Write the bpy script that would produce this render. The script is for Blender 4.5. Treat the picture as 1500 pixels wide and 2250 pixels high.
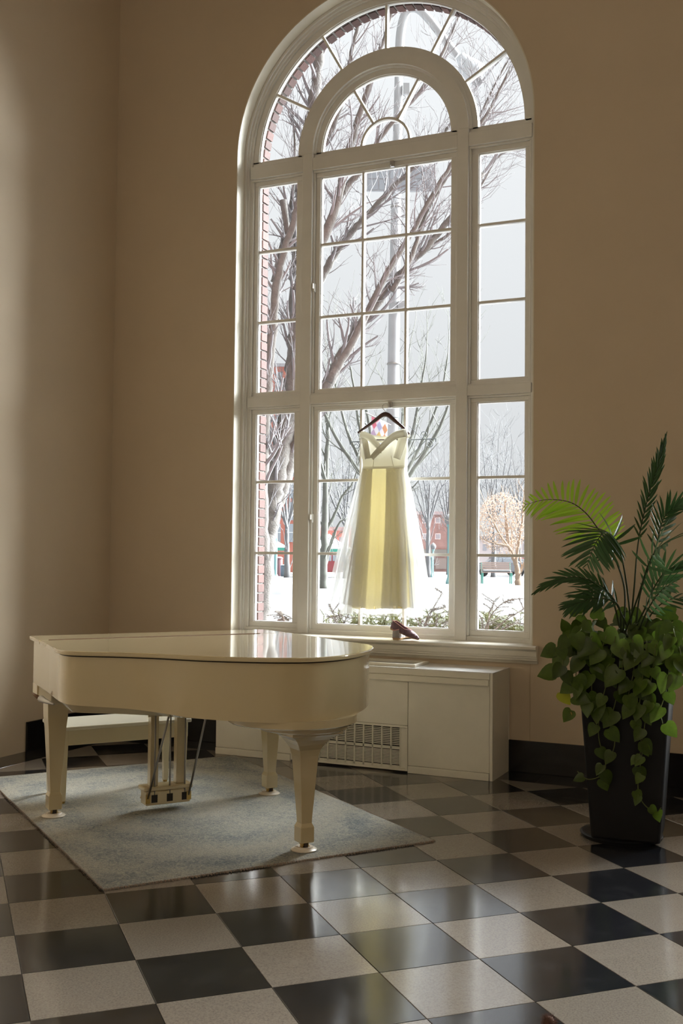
import bpy, bmesh, math, random
from mathutils import Vector, Matrix, noise
random.seed(7)
for o in list(bpy.data.objects):
    bpy.data.objects.remove(o, do_unlink=True)
SC = bpy.context.scene
COL = SC.collection

# ------------------------------------------------------------------ camera
# room frame (metres): x along the window wall to the right, y out through the window, z up
CAM = Vector((3.498, -3.917, 1.519))
RGT = Vector((0.9096, 0.4153, 0.0103)).normalized()
FWD = Vector((-0.4153, 0.9089, 0.0385)).normalized()
UPV = RGT.cross(FWD).normalized()
RGT = FWD.cross(UPV).normalized()
FPX = 2337.97
cam_d = bpy.data.cameras.new('camera')
cam = bpy.data.objects.new('camera', cam_d)
COL.objects.link(cam)
cam_d.sensor_fit = 'VERTICAL'
cam_d.sensor_height = 36.0
cam_d.sensor_width = 24.0
cam_d.lens = 36.0 * FPX / 2250.0
cam_d.clip_start = 0.05
cam_d.clip_end = 600
M = Matrix((RGT, UPV, -FWD)).transposed().to_4x4()
M.translation = CAM
cam.matrix_world = M
SC.camera = cam

# ------------------------------------------------------------------ sky: bright overcast, brighter towards the zenith
W = bpy.data.worlds.new('overcast_sky')
SC.world = W
W.use_nodes = True
wt = W.node_tree
wt.nodes.clear()
w_out = wt.nodes.new('ShaderNodeOutputWorld')
w_bg = wt.nodes.new('ShaderNodeBackground')
w_geo = wt.nodes.new('ShaderNodeTexCoord')
w_sep = wt.nodes.new('ShaderNodeSeparateXYZ')
w_ramp = wt.nodes.new('ShaderNodeMapRange')
w_ramp.inputs['From Min'].default_value = 0.0
w_ramp.inputs['From Max'].default_value = 1.0
w_ramp.inputs['To Min'].default_value = 0.435
w_ramp.inputs['To Max'].default_value = 0.82
wt.links.new(w_geo.outputs['Generated'], w_sep.inputs[0])
wt.links.new(w_sep.outputs['Z'], w_ramp.inputs['Value'])
wt.links.new(w_ramp.outputs[0], w_bg.inputs['Strength'])
w_bg.inputs['Color'].default_value = (0.96, 0.965, 1.0, 1)
wt.links.new(w_bg.outputs[0], w_out.inputs[0])

# the veiled sun: a wide soft glow behind the cloud, to the right of the window
sun_d = bpy.data.lights.new('veiled_sun', 'SUN')
sun_d.energy = 29.0
sun_d.angle = math.radians(64)
sun_d.color = (0.94, 0.97, 1.0)
sun = bpy.data.objects.new('veiled_sun', sun_d)
COL.objects.link(sun)
sun.rotation_euler = Vector((0.53, 0.63, 0.57)).to_track_quat('Z', 'Y').to_euler()

# ------------------------------------------------------------------ exposure
vs = SC.view_settings
vs.view_transform = 'Standard'
vs.look = 'None'
vs.gamma = 1.0
vs.use_curve_mapping = False
vs.exposure = 0.8
LAMP_POWER = 14.0          # each unseen fill pendant, behind the camera

# ------------------------------------------------------------------ picture -> place helpers
def ray(px, py):
    return RGT * ((px - 750) / FPX) - UPV * ((py - 1125) / FPX) + FWD
def at_y(px, py, Y):
    d = ray(px, py); return CAM + d * ((Y - CAM.y) / d.y)
def at_z(px, py, Z):
    d = ray(px, py); return CAM + d * ((Z - CAM.z) / d.z)
def at_d(px, py, dist):
    return CAM + ray(px, py) * dist
def project(p):
    q = Vector(p) - CAM
    w = q.dot(FWD)
    return (750 + FPX * q.dot(RGT) / w, 1125 - FPX * q.dot(UPV) / w, w)

# ------------------------------------------------------------------ mesh helpers
class MB:
    def __init__(self):
        self.v = []; self.f = []; self.m = []
    def add(self, vs, fs, mi=0):
        b = len(self.v)
        self.v += [tuple(p) for p in vs]
        self.f += [tuple(i + b for i in f) for f in fs]
        self.m += [mi] * len(fs)
        return self
    def box(self, x0, x1, y0, y1, z0, z1, mi=0):
        return self.add([(x0,y0,z0),(x1,y0,z0),(x1,y1,z0),(x0,y1,z0),(x0,y0,z1),(x1,y0,z1),(x1,y1,z1),(x0,y1,z1)],
                 [(0,3,2,1),(4,5,6,7),(0,1,5,4),(1,2,6,5),(2,3,7,6),(3,0,4,7)], mi)
    def obox(self, o, ax, ay, az, mi=0):
        # box from corner o with edge vectors
        o = Vector(o); ax = Vector(ax); ay = Vector(ay); az = Vector(az)
        P = [o, o+ax, o+ax+ay, o+ay, o+az, o+ax+az, o+ax+ay+az, o+ay+az]
        F = [(0,3,2,1),(4,5,6,7),(0,1,5,4),(1,2,6,5),(2,3,7,6),(3,0,4,7)]
        if ax.cross(ay).dot(az) < 0: F = [f[::-1] for f in F]
        return self.add(P, F, mi)
    def prism(self, poly, z0, z1, mi=0):
        n = len(poly)
        a = sum(poly[i][0]*poly[(i+1)%n][1]-poly[(i+1)%n][0]*poly[i][1] for i in range(n))
        if a < 0: poly = poly[::-1]
        V = [(x,y,z0) for x,y in poly] + [(x,y,z1) for x,y in poly]
        F = [tuple(range(n-1,-1,-1)), tuple(range(n,2*n))]
        F += [(i,(i+1)%n,n+(i+1)%n,n+i) for i in range(n)]
        return self.add(V, F, mi)
    def prism_y(self, poly, y0, y1, mi=0):
        # poly in (x,z), extruded along y
        n = len(poly)
        a = sum(poly[i][0]*poly[(i+1)%n][1]-poly[(i+1)%n][0]*poly[i][1] for i in range(n))
        if a < 0: poly = poly[::-1]
        V = [(x,y0,z) for x,z in poly] + [(x,y1,z) for x,z in poly]
        F = [tuple(range(n)), tuple(range(2*n-1,n-1,-1))]
        F += [((i+1)%n,i,n+i,n+(i+1)%n) for i in range(n)]
        return self.add(V, F, mi)
    def prism_x(self, poly, x0, x1, mi=0):
        # poly in (y,z), extruded along x
        n = len(poly)
        a = sum(poly[i][0]*poly[(i+1)%n][1]-poly[(i+1)%n][0]*poly[i][1] for i in range(n))
        if a < 0: poly = poly[::-1]
        V = [(x0,y,z) for y,z in poly] + [(x1,y,z) for y,z in poly]
        F = [tuple(range(n-1,-1,-1)), tuple(range(n,2*n))]
        F += [(i,(i+1)%n,n+(i+1)%n,n+i) for i in range(n)]
        return self.add(V, F, mi)
    def tube(self, pts, rad, n=8, caps=True, mi=0, flat=1.0):
        pts = [Vector(p) for p in pts]
        if not isinstance(rad, (list, tuple)): rad = [rad]*len(pts)
        V = []; F = []
        T = (pts[1]-pts[0]).normalized()
        N = T.orthogonal().normalized()
        for i, p in enumerate(pts):
            if i == 0: t = pts[1]-pts[0]
            elif i == len(pts)-1: t = pts[-1]-pts[-2]
            else: t = pts[i+1]-pts[i-1]
            t.normalize()
            N = (N - t*N.dot(t))
            if N.length < 1e-6: N = t.orthogonal()
            N.normalize()
            B = t.cross(N)
            for k in range(n):
                a = 2*math.pi*k/n
                V.append(p + (N*math.cos(a) + B*math.sin(a)*flat)*rad[i])
        for i in range(len(pts)-1):
            for k in range(n):
                a = i*n+k; b = i*n+(k+1)%n
                F.append((a,b,b+n,a+n))
        if caps:
            F.append(tuple(range(n-1,-1,-1)))
            F.append(tuple(range((len(pts)-1)*n, len(pts)*n)))
        return self.add(V, F, mi)
    def lathe(self, prof, c=(0,0,0), n=24, mi=0):
        V = []; F = []
        for r, z in prof:
            for k in range(n):
                a = 2*math.pi*k/n
                V.append((c[0]+r*math.cos(a), c[1]+r*math.sin(a), c[2]+z))
        for i in range(len(prof)-1):
            for k in range(n):
                a = i*n+k; b = i*n+(k+1)%n
                F.append((a,b,b+n,a+n))
        F.append(tuple(range(n-1,-1,-1)))
        F.append(tuple(range((len(prof)-1)*n, len(prof)*n)))
        return self.add(V, F, mi)
    def grid(self, rows, closed=False, mi=0):
        n = len(rows[0]); V = [p for r in rows for p in r]; F = []
        for i in range(len(rows)-1):
            for k in range(n if closed else n-1):
                a = i*n+k; b = i*n+(k+1)%n
                F.append((a,b,b+n,a+n))
        return self.add(V, F, mi)
    def mesh(self, name, mats, smooth=False):
        me = bpy.data.meshes.new(name)
        me.from_pydata(self.v, [], self.f)
        for mt in (mats if isinstance(mats, (list,tuple)) else [mats]):
            me.materials.append(mt)
        if any(self.m): me.polygons.foreach_set('material_index', self.m)
        if smooth: me.polygons.foreach_set('use_smooth', [True]*len(me.polygons))
        me.update()
        return me
    def build(self, name, mats, parent=None, smooth=False, bevel=0.0, seg=2, recalc=False, solid=0.0, auto=False):
        loc = Vector((0,0,0))
        if parent is None and self.v:
            xs = [p[0] for p in self.v]; ys = [p[1] for p in self.v]; zs = [p[2] for p in self.v]
            loc = Vector(((min(xs)+max(xs))/2, (min(ys)+max(ys))/2, min(zs)))
            self.v = [(p[0]-loc.x, p[1]-loc.y, p[2]-loc.z) for p in self.v]
        me = self.mesh(name, mats, smooth)
        if recalc:
            bm = bmesh.new(); bm.from_mesh(me)
            bmesh.ops.recalc_face_normals(bm, faces=bm.faces)
            bm.to_mesh(me); bm.free()
        o = link(name, me, parent)
        if parent is None: o.location = loc
        if solid:
            md = o.modifiers.new('solidify', 'SOLIDIFY'); md.thickness = solid; md.offset = 0
        if bevel:
            md = o.modifiers.new('bevel', 'BEVEL'); md.width = bevel; md.segments = seg
            md.limit_method = 'ANGLE'; md.angle_limit = math.radians(40)
            md.harden_normals = False
        if auto:
            try: me.set_sharp_from_angle(angle=math.radians(38))
            except Exception: pass
        return o
def link(name, data, parent=None, mat4=None):
    o = bpy.data.objects.new(name, data)
    COL.objects.link(o)
    if parent is not None:
        o.parent = parent
        if parent.parent is None:
            o.matrix_parent_inverse = Matrix.Translation(-parent.location)
    if mat4 is not None: o.matrix_basis = mat4
    return o
def tag(o, label, cat=None, group=None, kind=None):
    o['label'] = label
    if cat: o['category'] = cat
    if group: o['group'] = group
    if kind: o['kind'] = kind
    return o
def empty(name, loc):
    o = bpy.data.objects.new(name, None)
    COL.objects.link(o)
    o.location = loc
    o.empty_display_size = 0.1
    return o
def catmull(P, n=8, closed=False):
    P = [Vector(p) for p in P]; out = []
    m = len(P); R = range(m if closed else m-1)
    for i in R:
        p0 = P[(i-1) % m] if closed or i > 0 else P[0]*2-P[1]
        p1 = P[i]; p2 = P[(i+1) % m]
        p3 = P[(i+2) % m] if closed or i+2 < m else P[-1]*2-P[-2]
        for k in range(n):
            t = k/n
            out.append(0.5*((2*p1)+(p2-p0)*t+(2*p0-5*p1+4*p2-p3)*t*t+(3*p1-p0-3*p2+p3)*t**3))
    if not closed: out.append(P[-1])
    return out
def lerp(a, b, t): return a+(b-a)*t
def interp(tab, t):
    if t <= tab[0][0]: return tab[0][1]
    for (a, va), (b, vb) in zip(tab, tab[1:]):
        if t <= b: return va+(vb-va)*(t-a)/(b-a)
    return tab[-1][1]

# ------------------------------------------------------------------ materials
def srgb(r, g, b):
    f = lambda c: (c/255/12.92) if c/255 <= 0.04045 else ((c/255+0.055)/1.055)**2.4
    return (f(r), f(g), f(b), 1)
def mat(name, col, rough=0.6, metal=0.0, spec=0.5, coat=0.0, var=0.0, vscale=8.0, col2=None, c2amt=0.5, bump=0.0, bscale=60.0,
        transl=0.0, alpha=1.0, rnd=0.0, emit=None, estr=0.0, sheen=0.0, detail=4.0, ior=1.5, objco=False):
    m = bpy.data.materials.new(name); m.use_nodes = True
    nt = m.node_tree; nt.nodes.clear()
    N = nt.nodes.new; L = nt.links.new
    out = N('ShaderNodeOutputMaterial'); b = N('ShaderNodeBsdfPrincipled')
    b.inputs['Roughness'].default_value = rough; b.inputs['Metallic'].default_value = metal
    b.inputs['Specular IOR Level'].default_value = spec; b.inputs['IOR'].default_value = ior
    b.inputs['Coat Weight'].default_value = coat; b.inputs['Coat Roughness'].default_value = 0.04
    if sheen: b.inputs['Sheen Weight'].default_value = sheen
    col = tuple(col) if len(col) == 4 else (*col, 1)
    src = None
    if objco:
        tc = N('ShaderNodeTexCoord'); co = tc.outputs['Object']
    else:
        g = N('ShaderNodeNewGeometry'); co = g.outputs['Position']
    if var or col2 is not None or bump:
        nz = N('ShaderNodeTexNoise'); nz.inputs['Scale'].default_value = vscale; nz.inputs['Detail'].default_value = detail
        nz.inputs['Roughness'].default_value = 0.6
        L(co, nz.inputs['Vector'])
    if col2 is not None:
        r = N('ShaderNodeValToRGB'); r.color_ramp.elements[0].position = 0.5-0.5*c2amt*0.6; r.color_ramp.elements[1].position = 0.5+0.5*c2amt*0.6
        r.color_ramp.elements[0].color = col
        r.color_ramp.elements[1].color = tuple(col2) if len(col2) == 4 else (*col2, 1)
        L(nz.outputs['Fac'], r.inputs[0]); src = r.outputs[0]
    elif var:
        mr = N('ShaderNodeMapRange'); mr.inputs['To Min'].default_value = 1-var; mr.inputs['To Max'].default_value = 1+var
        mr.inputs['From Min'].default_value = 0.3; mr.inputs['From Max'].default_value = 0.7
        L(nz.outputs['Fac'], mr.inputs['Value'])
        mx = N('ShaderNodeVectorMath'); mx.operation = 'SCALE'; mx.inputs[0].default_value = col[:3]
        L(mr.outputs[0], mx.inputs['Scale']); src = mx.outputs[0]
    if rnd:
        oi = N('ShaderNodeObjectInfo'); mr = N('ShaderNodeMapRange')
        mr.inputs['To Min'].default_value = 1-rnd; mr.inputs['To Max'].default_value = 1+rnd
        L(oi.outputs['Random'], mr.inputs['Value'])
        mx = N('ShaderNodeVectorMath'); mx.operation = 'SCALE'
        if src is None: mx.inputs[0].default_value = col[:3]
        else: L(src, mx.inputs[0])
        L(mr.outputs[0], mx.inputs['Scale']); src = mx.outputs[0]
    if src is None: b.inputs['Base Color'].default_value = col
    else: L(src, b.inputs['Base Color'])
    if bump:
        nb = N('ShaderNodeTexNoise'); nb.inputs['Scale'].default_value = bscale; nb.inputs['Detail'].default_value = 3
        L(co, nb.inputs['Vector'])
        bp = N('ShaderNodeBump'); bp.inputs['Strength'].default_value = bump; bp.inputs['Distance'].default_value = 0.01
        L(nb.outputs['Fac'], bp.inputs['Height']); L(bp.outputs[0], b.inputs['Normal'])
    if emit is not None:
        b.inputs['Emission Color'].default_value = (*emit[:3], 1); b.inputs['Emission Strength'].default_value = estr
    sh = b.outputs[0]
    if transl:
        t = N('ShaderNodeBsdfTranslucent')
        if src is None: t.inputs['Color'].default_value = col
        else: L(src, t.inputs['Color'])
        mx = N('ShaderNodeMixShader'); mx.inputs[0].default_value = transl
        L(sh, mx.inputs[1]); L(t.outputs[0], mx.inputs[2]); sh = mx.outputs[0]
    if alpha < 1:
        t = N('ShaderNodeBsdfTransparent'); mx = N('ShaderNodeMixShader'); mx.inputs[0].default_value = alpha
        L(t.outputs[0], mx.inputs[1]); L(sh, mx.inputs[2]); sh = mx.outputs[0]
    L(sh, out.inputs[0])
    m.diffuse_color = col
    return m
def glass_mat(name, tint=(0.97, 0.985, 0.98)):
    m = bpy.data.materials.new(name); m.use_nodes = True
    nt = m.node_tree; nt.nodes.clear(); N = nt.nodes.new; L = nt.links.new
    out = N('ShaderNodeOutputMaterial'); t = N('ShaderNodeBsdfTransparent'); g = N('ShaderNodeBsdfGlossy')
    t.inputs['Color'].default_value = (*tint, 1); g.inputs['Roughness'].default_value = 0.02
    fr = N('ShaderNodeFresnel'); fr.inputs['IOR'].default_value = 1.3
    mx = N('ShaderNodeMixShader')
    L(fr.outputs[0], mx.inputs[0]); L(t.outputs[0], mx.inputs[1]); L(g.outputs[0], mx.inputs[2]); L(mx.outputs[0], out.inputs[0])
    return m
WALLC = (0.60, 0.485, 0.35)
m_wall = mat('tan_wall_paint', WALLC, 0.62, spec=0.3, var=0.03, vscale=1.3, bump=0.05, bscale=180)
m_ceil = mat('ceiling_paint', (0.72, 0.68, 0.6), 0.8)
m_white = mat('white_trim_paint', (0.76, 0.735, 0.685), 0.38, var=0.03, vscale=5)
m_reveal = mat('cream_reveal_paint', (0.72, 0.66, 0.54), 0.45, var=0.03, vscale=4)
m_sill = mat('sill_paint', (0.70, 0.65, 0.55), 0.35, var=0.05, vscale=7)
m_base = mat('black_baseboard_stone', (0.008, 0.008, 0.009), 0.22, var=0.3, vscale=6)
m_glass = glass_mat('window_glass')
m_brass = mat('brass', (0.55, 0.38, 0.13), 0.35, metal=1.0)
m_steel = mat('dull_steel', (0.35, 0.33, 0.31), 0.35, metal=1.0)
m_chrome = mat('latch_metal', (0.55, 0.53, 0.5), 0.3, metal=1.0)
m_cab = mat('cabinet_enamel', (0.80, 0.755, 0.65), 0.45, var=0.05, vscale=2.5)
m_dark = mat('cavity_shade', (0.03, 0.025, 0.02), 0.8)  # near-black colour stands in for the shade inside hollows
m_piano = mat('ivory_lacquer', (0.655, 0.54, 0.32), 0.16, coat=0.9, spec=0.5)
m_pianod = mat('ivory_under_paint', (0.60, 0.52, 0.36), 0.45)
m_seam = mat('hinge_brown', (0.20, 0.11, 0.06), 0.5, metal=0.3)
m_cup = mat('caster_cup_white', (0.80, 0.72, 0.60), 0.25)
m_black = mat('black_lacquer', (0.01, 0.01, 0.01), 0.2)
m_keyw = mat('key_white', (0.8, 0.78, 0.7), 0.3)
m_bench = mat('ivory_bench_lacquer', (0.72, 0.64, 0.44), 0.2, coat=0.6)
m_cush = mat('ivory_bench_top', (0.80, 0.76, 0.62), 0.18, coat=0.6)
m_pot = mat('black_planter_resin', (0.008, 0.008, 0.009), 0.5, spec=0.3, var=0.2, vscale=4)
m_soil = mat('soil', (0.05, 0.035, 0.025), 0.95, bump=0.6, bscale=50)
def tile_mat(name, base, speck, vein, rough, amt):
    m = bpy.data.materials.new(name); m.use_nodes = True
    nt = m.node_tree; nt.nodes.clear(); N = nt.nodes.new; L = nt.links.new
    out = N('ShaderNodeOutputMaterial'); b = N('ShaderNodeBsdfPrincipled'); g = N('ShaderNodeNewGeometry'); oi = N('ShaderNodeObjectInfo')
    n1 = N('ShaderNodeTexNoise'); n1.inputs['Scale'].default_value = 140; n1.inputs['Detail'].default_value = 5; n1.inputs['Roughness'].default_value = 0.7
    n2 = N('ShaderNodeTexNoise'); n2.inputs['Scale'].default_value = 5.5; n2.inputs['Detail'].default_value = 6; n2.inputs['Distortion'].default_value = 1.2
    off = N('ShaderNodeVectorMath'); off.operation = 'MULTIPLY_ADD'; off.inputs[1].default_value = (0, 0, 0)
    cmb = N('ShaderNodeCombineXYZ')
    mul = N('ShaderNodeMath'); mul.operation = 'MULTIPLY'; mul.inputs[1].default_value = 37.0
    L(oi.outputs['Random'], mul.inputs[0]); L(mul.outputs[0], cmb.inputs[2])
    ad = N('ShaderNodeVectorMath'); ad.operation = 'ADD'; L(g.outputs['Position'], ad.inputs[0]); L(cmb.outputs[0], ad.inputs[1])
    L(ad.outputs[0], n1.inputs['Vector']); L(ad.outputs[0], n2.inputs['Vector'])
    r1 = N('ShaderNodeValToRGB'); r1.color_ramp.elements[0].position = 0.36; r1.color_ramp.elements[0].color = (*speck, 1)
    r1.color_ramp.elements[1].position = 0.56; r1.color_ramp.elements[1].color = (*base, 1)
    L(n1.outputs['Fac'], r1.inputs[0])
    r2 = N('ShaderNodeValToRGB'); r2.color_ramp.elements[0].position = 0.52; r2.color_ramp.elements[0].color = (0, 0, 0, 1)
    r2.color_ramp.elements[1].position = 0.78; r2.color_ramp.elements[1].color = (amt, amt, amt, 1)
    L(n2.outputs['Fac'], r2.inputs[0])
    mx = N('ShaderNodeMix'); mx.data_type = 'RGBA'; L(r2.outputs[0], mx.inputs['Factor']); L(r1.outputs[0], mx.inputs[6]); mx.inputs[7].default_value = (*vein, 1)
    mr = N('ShaderNodeMapRange'); mr.inputs['To Min'].default_value = 0.88; mr.inputs['To Max'].default_value = 1.12; L(oi.outputs['Random'], mr.inputs['Value'])
    sc = N('ShaderNodeVectorMath'); sc.operation = 'SCALE'; L(mx.outputs[2], sc.inputs[0]); L(mr.outputs[0], sc.inputs['Scale'])
    L(sc.outputs[0], b.inputs['Base Color'])
    rr = N('ShaderNodeMapRange'); rr.inputs['To Min'].default_value = rough*0.9; rr.inputs['To Max'].default_value = rough*1.2
    rr.inputs['From Min'].default_value = 0.3; rr.inputs['From Max'].default_value = 0.7
    L(n2.outputs['Fac'], rr.inputs['Value']); L(rr.outputs[0], b.inputs['Roughness'])
    b.inputs['IOR'].default_value = 1.62
    b.inputs['Coat Weight'].default_value = 0.2
    b.inputs['Coat IOR'].default_value = 1.9
    b.inputs['Coat Roughness'].default_value = 0.09
    b.inputs['Specular IOR Level'].default_value = 0.5
    bp = N('ShaderNodeBump'); bp.inputs['Strength'].default_value = 0.04; bp.inputs['Distance'].default_value = 0.002
    L(n1.outputs['Fac'], bp.inputs['Height']); L(bp.outputs[0], b.inputs['Normal'])
    L(b.outputs[0], out.inputs[0])
    return m
m_tl = tile_mat('limestone_tile', (0.242, 0.207, 0.17), (0.165, 0.14, 0.115), (0.27, 0.235, 0.195), 0.15, 0.3)
m_td = tile_mat('charcoal_marble_tile', (0.014, 0.015, 0.018), (0.009, 0.009, 0.011), (0.07, 0.07, 0.075), 0.14, 0.3)
m_grout = mat('grout', (0.17, 0.145, 0.115), 0.8)

# ================================================================== the room
X0, X1, Y0, Y1, ZC = -2.01, 11.2, -9.5, 3.45, 7.4
WINX = (0.392, 4.75, 8.95)                   # axes of the three tall windows of the lobby; the photograph shows the first
TS = 0.406                                   # tile side
S45 = math.sqrt(0.5)
def t2r(i, j):                               # tile grid -> room
    X, Y = i, -j
    return Vector(((X-Y)*S45*TS, (X+Y)*S45*TS, 0))
floor = tag(MB().box(X0-0.3, X1+0.3, Y0-0.3, 3.95, -0.30, -0.006).build('floor', m_grout), 'polished checkerboard stone floor of charcoal and limestone tiles', 'floor', kind='structure')
XB, YB = -1.74, 3.14                         # inside of the black border
def clip(poly, f):
    out = []
    for a, b in zip(poly, poly[1:]+poly[:1]):
        fa, fb = f(a), f(b)
        if fa >= 0: out.append(a)
        if (fa >= 0) != (fb >= 0): out.append(a.lerp(b, fa/(fa-fb)))
    return out
def tile_mb(poly, inset=0.0012, h=0.006, bev=0.0012):
    c = sum(poly, Vector((0,0,0)))/len(poly)
    n = len(poly)
    low = [p+(c-p).normalized()*inset*1.4 for p in poly]
    top = [p+(c-p).normalized()*(inset+bev)*1.4 for p in poly]
    V = [(p.x,p.y,-h) for p in low]+[(p.x,p.y,-bev) for p in low]+[(p.x,p.y,0) for p in top]
    F = [tuple(range(2*n,3*n))]
    for k in range(2):
        F += [(k*n+i,k*n+(i+1)%n,(k+1)*n+(i+1)%n,(k+1)*n+i) for i in range(n)]
    return V, F
sq = [Vector((0,-TS*S45,0)), Vector((TS*S45,0,0)), Vector((0,TS*S45,0)), Vector((-TS*S45,0,0))]
full = {}
for nm, mm in (('dark', m_td), ('light', m_tl)):
    V, F = tile_mb(sq); full[nm] = MB().add(V, F).mesh('tile', mm)
rest = {'dark': MB(), 'light': MB()}
for i in range(-30, 40):
    for j in range(-20, 45):
        P = [t2r(i,j), t2r(i+1,j), t2r(i+1,j+1), t2r(i,j+1)]
        c = sum(P, Vector((0,0,0)))/4
        if c.x < XB-0.4 or c.x > X1+0.3 or c.y > YB+0.4 or c.y < Y0-0.3: continue
        kind = 'dark' if (i+j) % 2 == 0 else 'light'
        Q = clip(clip(P, lambda p: p.x-XB), lambda p: YB-p.y)
        if len(Q) < 3: continue
        area = abs(sum(Q[k].x*Q[(k+1)%len(Q)].y-Q[(k+1)%len(Q)].x*Q[k].y for k in range(len(Q))))/2
        if area < 2e-4: continue
        ctr = sum(Q, Vector((0,0,0)))/len(Q)
        vis = (ctr-CAM).dot(FWD) > 0.5
        if vis:
            px, py, w = project(ctr); vis = -130 < px < 1630 and py < 2400
        mm = m_td if kind == 'dark' else m_tl
        a2 = sum(Q[k].x*Q[(k+1)%len(Q)].y-Q[(k+1)%len(Q)].x*Q[k].y for k in range(len(Q)))
        if a2 < 0: Q = Q[::-1]
        if vis and area > TS*TS*0.999:
            link('tile', full[kind], floor, Matrix.Translation(c))
        elif vis:
            V, F = tile_mb(Q); MB().add(V, F).build('tile', mm, floor)
        else:
            V, F = tile_mb(Q); rest[kind].add(V, F)
for k, mm in (('dark', m_td), ('light', m_tl)):
    o = rest[k].build('outlying_tiles', mm, floor); o['kind'] = 'stuff'
# black stone border along the walls
bl = 0.62
def border(x0, x1, y0, y1):
    Q = [Vector((x0,y0,0)), Vector((x1,y0,0)), Vector((x1,y1,0)), Vector((x0,y1,0))]
    V, F = tile_mb(Q); MB().add(V, F).build('border_slab', m_td, floor)
x = X0
while x < 3.2:
    border(x, x+bl, YB, 3.45); x += bl
border(x, X1, YB, 3.45)
y = YB
while y > -0.6:
    border(X0, XB, y-bl, y); y -= bl
border(X0, XB, Y0, y)

# ---- window wall with its arched opening
XC, RO = 0.392, 1.222                        # window axis, half width of the opening
ZA = 4.70                                    # springing of the arch
ZS = 0.80                                    # bottom of the opening
YG = 3.645                                   # glass plane
def arch_pts(R, n=48, a0=0.0, a1=math.pi):
    return [(XC+R*math.cos(lerp(a0,a1,k/n)), ZA+R*math.sin(lerp(a0,a1,k/n))) for k in range(n+1)]
def wall_with_arch(y0, y1, R, zs, mt, name, parent=None):
    mb = MB(); top = ZC+0.1
    xs = [X0-0.3]+[v for c in WINX for v in (c-R, c+R)]+[X1+0.3]
    for k in range(0, len(xs), 2): mb.box(xs[k], xs[k+1], y0, y1, -0.3, top)
    for c in WINX:
        mb.box(c-R, c+R, y0, y1, -0.3, zs)
        ap = [(x-XC+c, z) for x, z in arch_pts(R)]
        for (xa, za), (xb, zb) in zip(ap, ap[1:]):
            mb.add([(xa,y0,za),(xb,y0,zb),(xb,y0,top),(xa,y0,top),(xa,y1,za),(xb,y1,zb),(xb,y1,top),(xa,y1,top)],
                   [(0,3,2,1),(4,5,6,7),(0,1,5,4),(2,3,7,6)])
    return mb.build(name, mt, parent, recalc=False)
wall_front = tag(wall_with_arch(Y1, 3.66, RO, ZS, m_wall, 'wall_front'), 'tan painted wall with the tall arched window', 'wall', kind='structure')
# vertical expansion joint below the sill
MB().box(1.595, 1.598, 3.4485, 3.452, 0.22, 0.76).build('wall_joint', mat('joint_paint', (0.45,0.34,0.22), 0.7), wall_front)
# cream plaster lining of the reveal
def arch_band(mb, R0, R1, y0, y1, z0, za=None, n=56, mi=0):
    # solid band between radius R0 (inner) and R1 (outer): two jambs and the arch
    A = [(XC+R0, z0)]+arch_pts(R0, n)+[(XC-R0, z0)]
    B = [(XC+R1, z0)]+arch_pts(R1, n)+[(XC-R1, z0)]
    V = []; F = []
    for (xa, zA), (xb, zB) in zip(A, B): V += [(xa,y0,zA),(xb,y0,zB),(xb,y1,zB),(xa,y1,zA)]
    for k in range(len(A)-1):
        a = 4*k; b = a+4
        F += [(a,a+1,b+1,b),(a+1,a+2,b+2,b+1),(a+2,a+3,b+3,b+2),(a+3,a,b,b+3)]
    F += [(3,2,1,0), (4*len(A)-4,4*len(A)-3,4*len(A)-2,4*len(A)-1)]
    return mb.add(V, F, mi)
def arc_band(mb, R0, R1, y0, y1, a0=0.0, a1=math.pi, n=48):
    A = arch_pts(R0, n, a0, a1); B = arch_pts(R1, n, a0, a1); V = []; F = []
    for (xa, zA), (xb, zB) in zip(A, B): V += [(xa,y0,zA),(xb,y0,zB),(xb,y1,zB),(xa,y1,zA)]
    for k in range(len(A)-1):
        a = 4*k; b = a+4
        F += [(a,a+1,b+1,b),(a+1,a+2,b+2,b+1),(a+2,a+3,b+3,b+2),(a+3,a,b,b+3)]
    F += [(3,2,1,0), (4*len(A)-4,4*len(A)-3,4*len(A)-2,4*len(A)-1)]
    return mb.add(V, F)
arch_band(MB(), RO-0.006, RO+0.002, 3.4485, 3.60, 0.886).build('reveal_lining', m_reveal, wall_front, recalc=True)

win = tag(empty('window_1', (XC, YG, 0.886)), 'tall white arched window with fan lights and three columns of panes', 'window', kind='structure')
fr = MB()
arch_band(fr, 1.196, RO-0.004, 3.562, 3.69, 0.886)
arch_band(fr, 1.180, 1.197, 3.580, 3.69, 0.886)
arch_band(fr, 1.163, 1.181, 3.598, 3.69, 0.886)
fr.build('frame', m_white, win, recalc=True, smooth=False)
PI0, PI1 = 0.603, 0.690                       # posts between the columns of sashes
po = MB()
for s in (-1, 1):
    a, b = sorted((XC+s*PI0, XC+s*PI1)); po = MB().box(a, b, 3.575, 3.68, 0.886, ZA)
    po.build('mullion', m_white, win, bevel=0.004)
rg = MB(); arc_band(rg, PI0, PI1, 3.575, 3.68); rg.build('arched_mullion', m_white, win, recalc=True)
for z0, z1 in ((2.690, 2.765), (4.562, 4.665)):
    for a, b in ((-1.17,-PI1), (-PI0,PI0), (PI1,1.17)):
        MB().box(XC+a, XC+b, 3.580, 3.68, z0, z1).build('transom', m_white, win, bevel=0.004)
MB().box(XC-1.17, XC+1.17, 3.600, 3.69, 0.880, 0.907).build('sill_rail', m_white, win, bevel=0.003)
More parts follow.
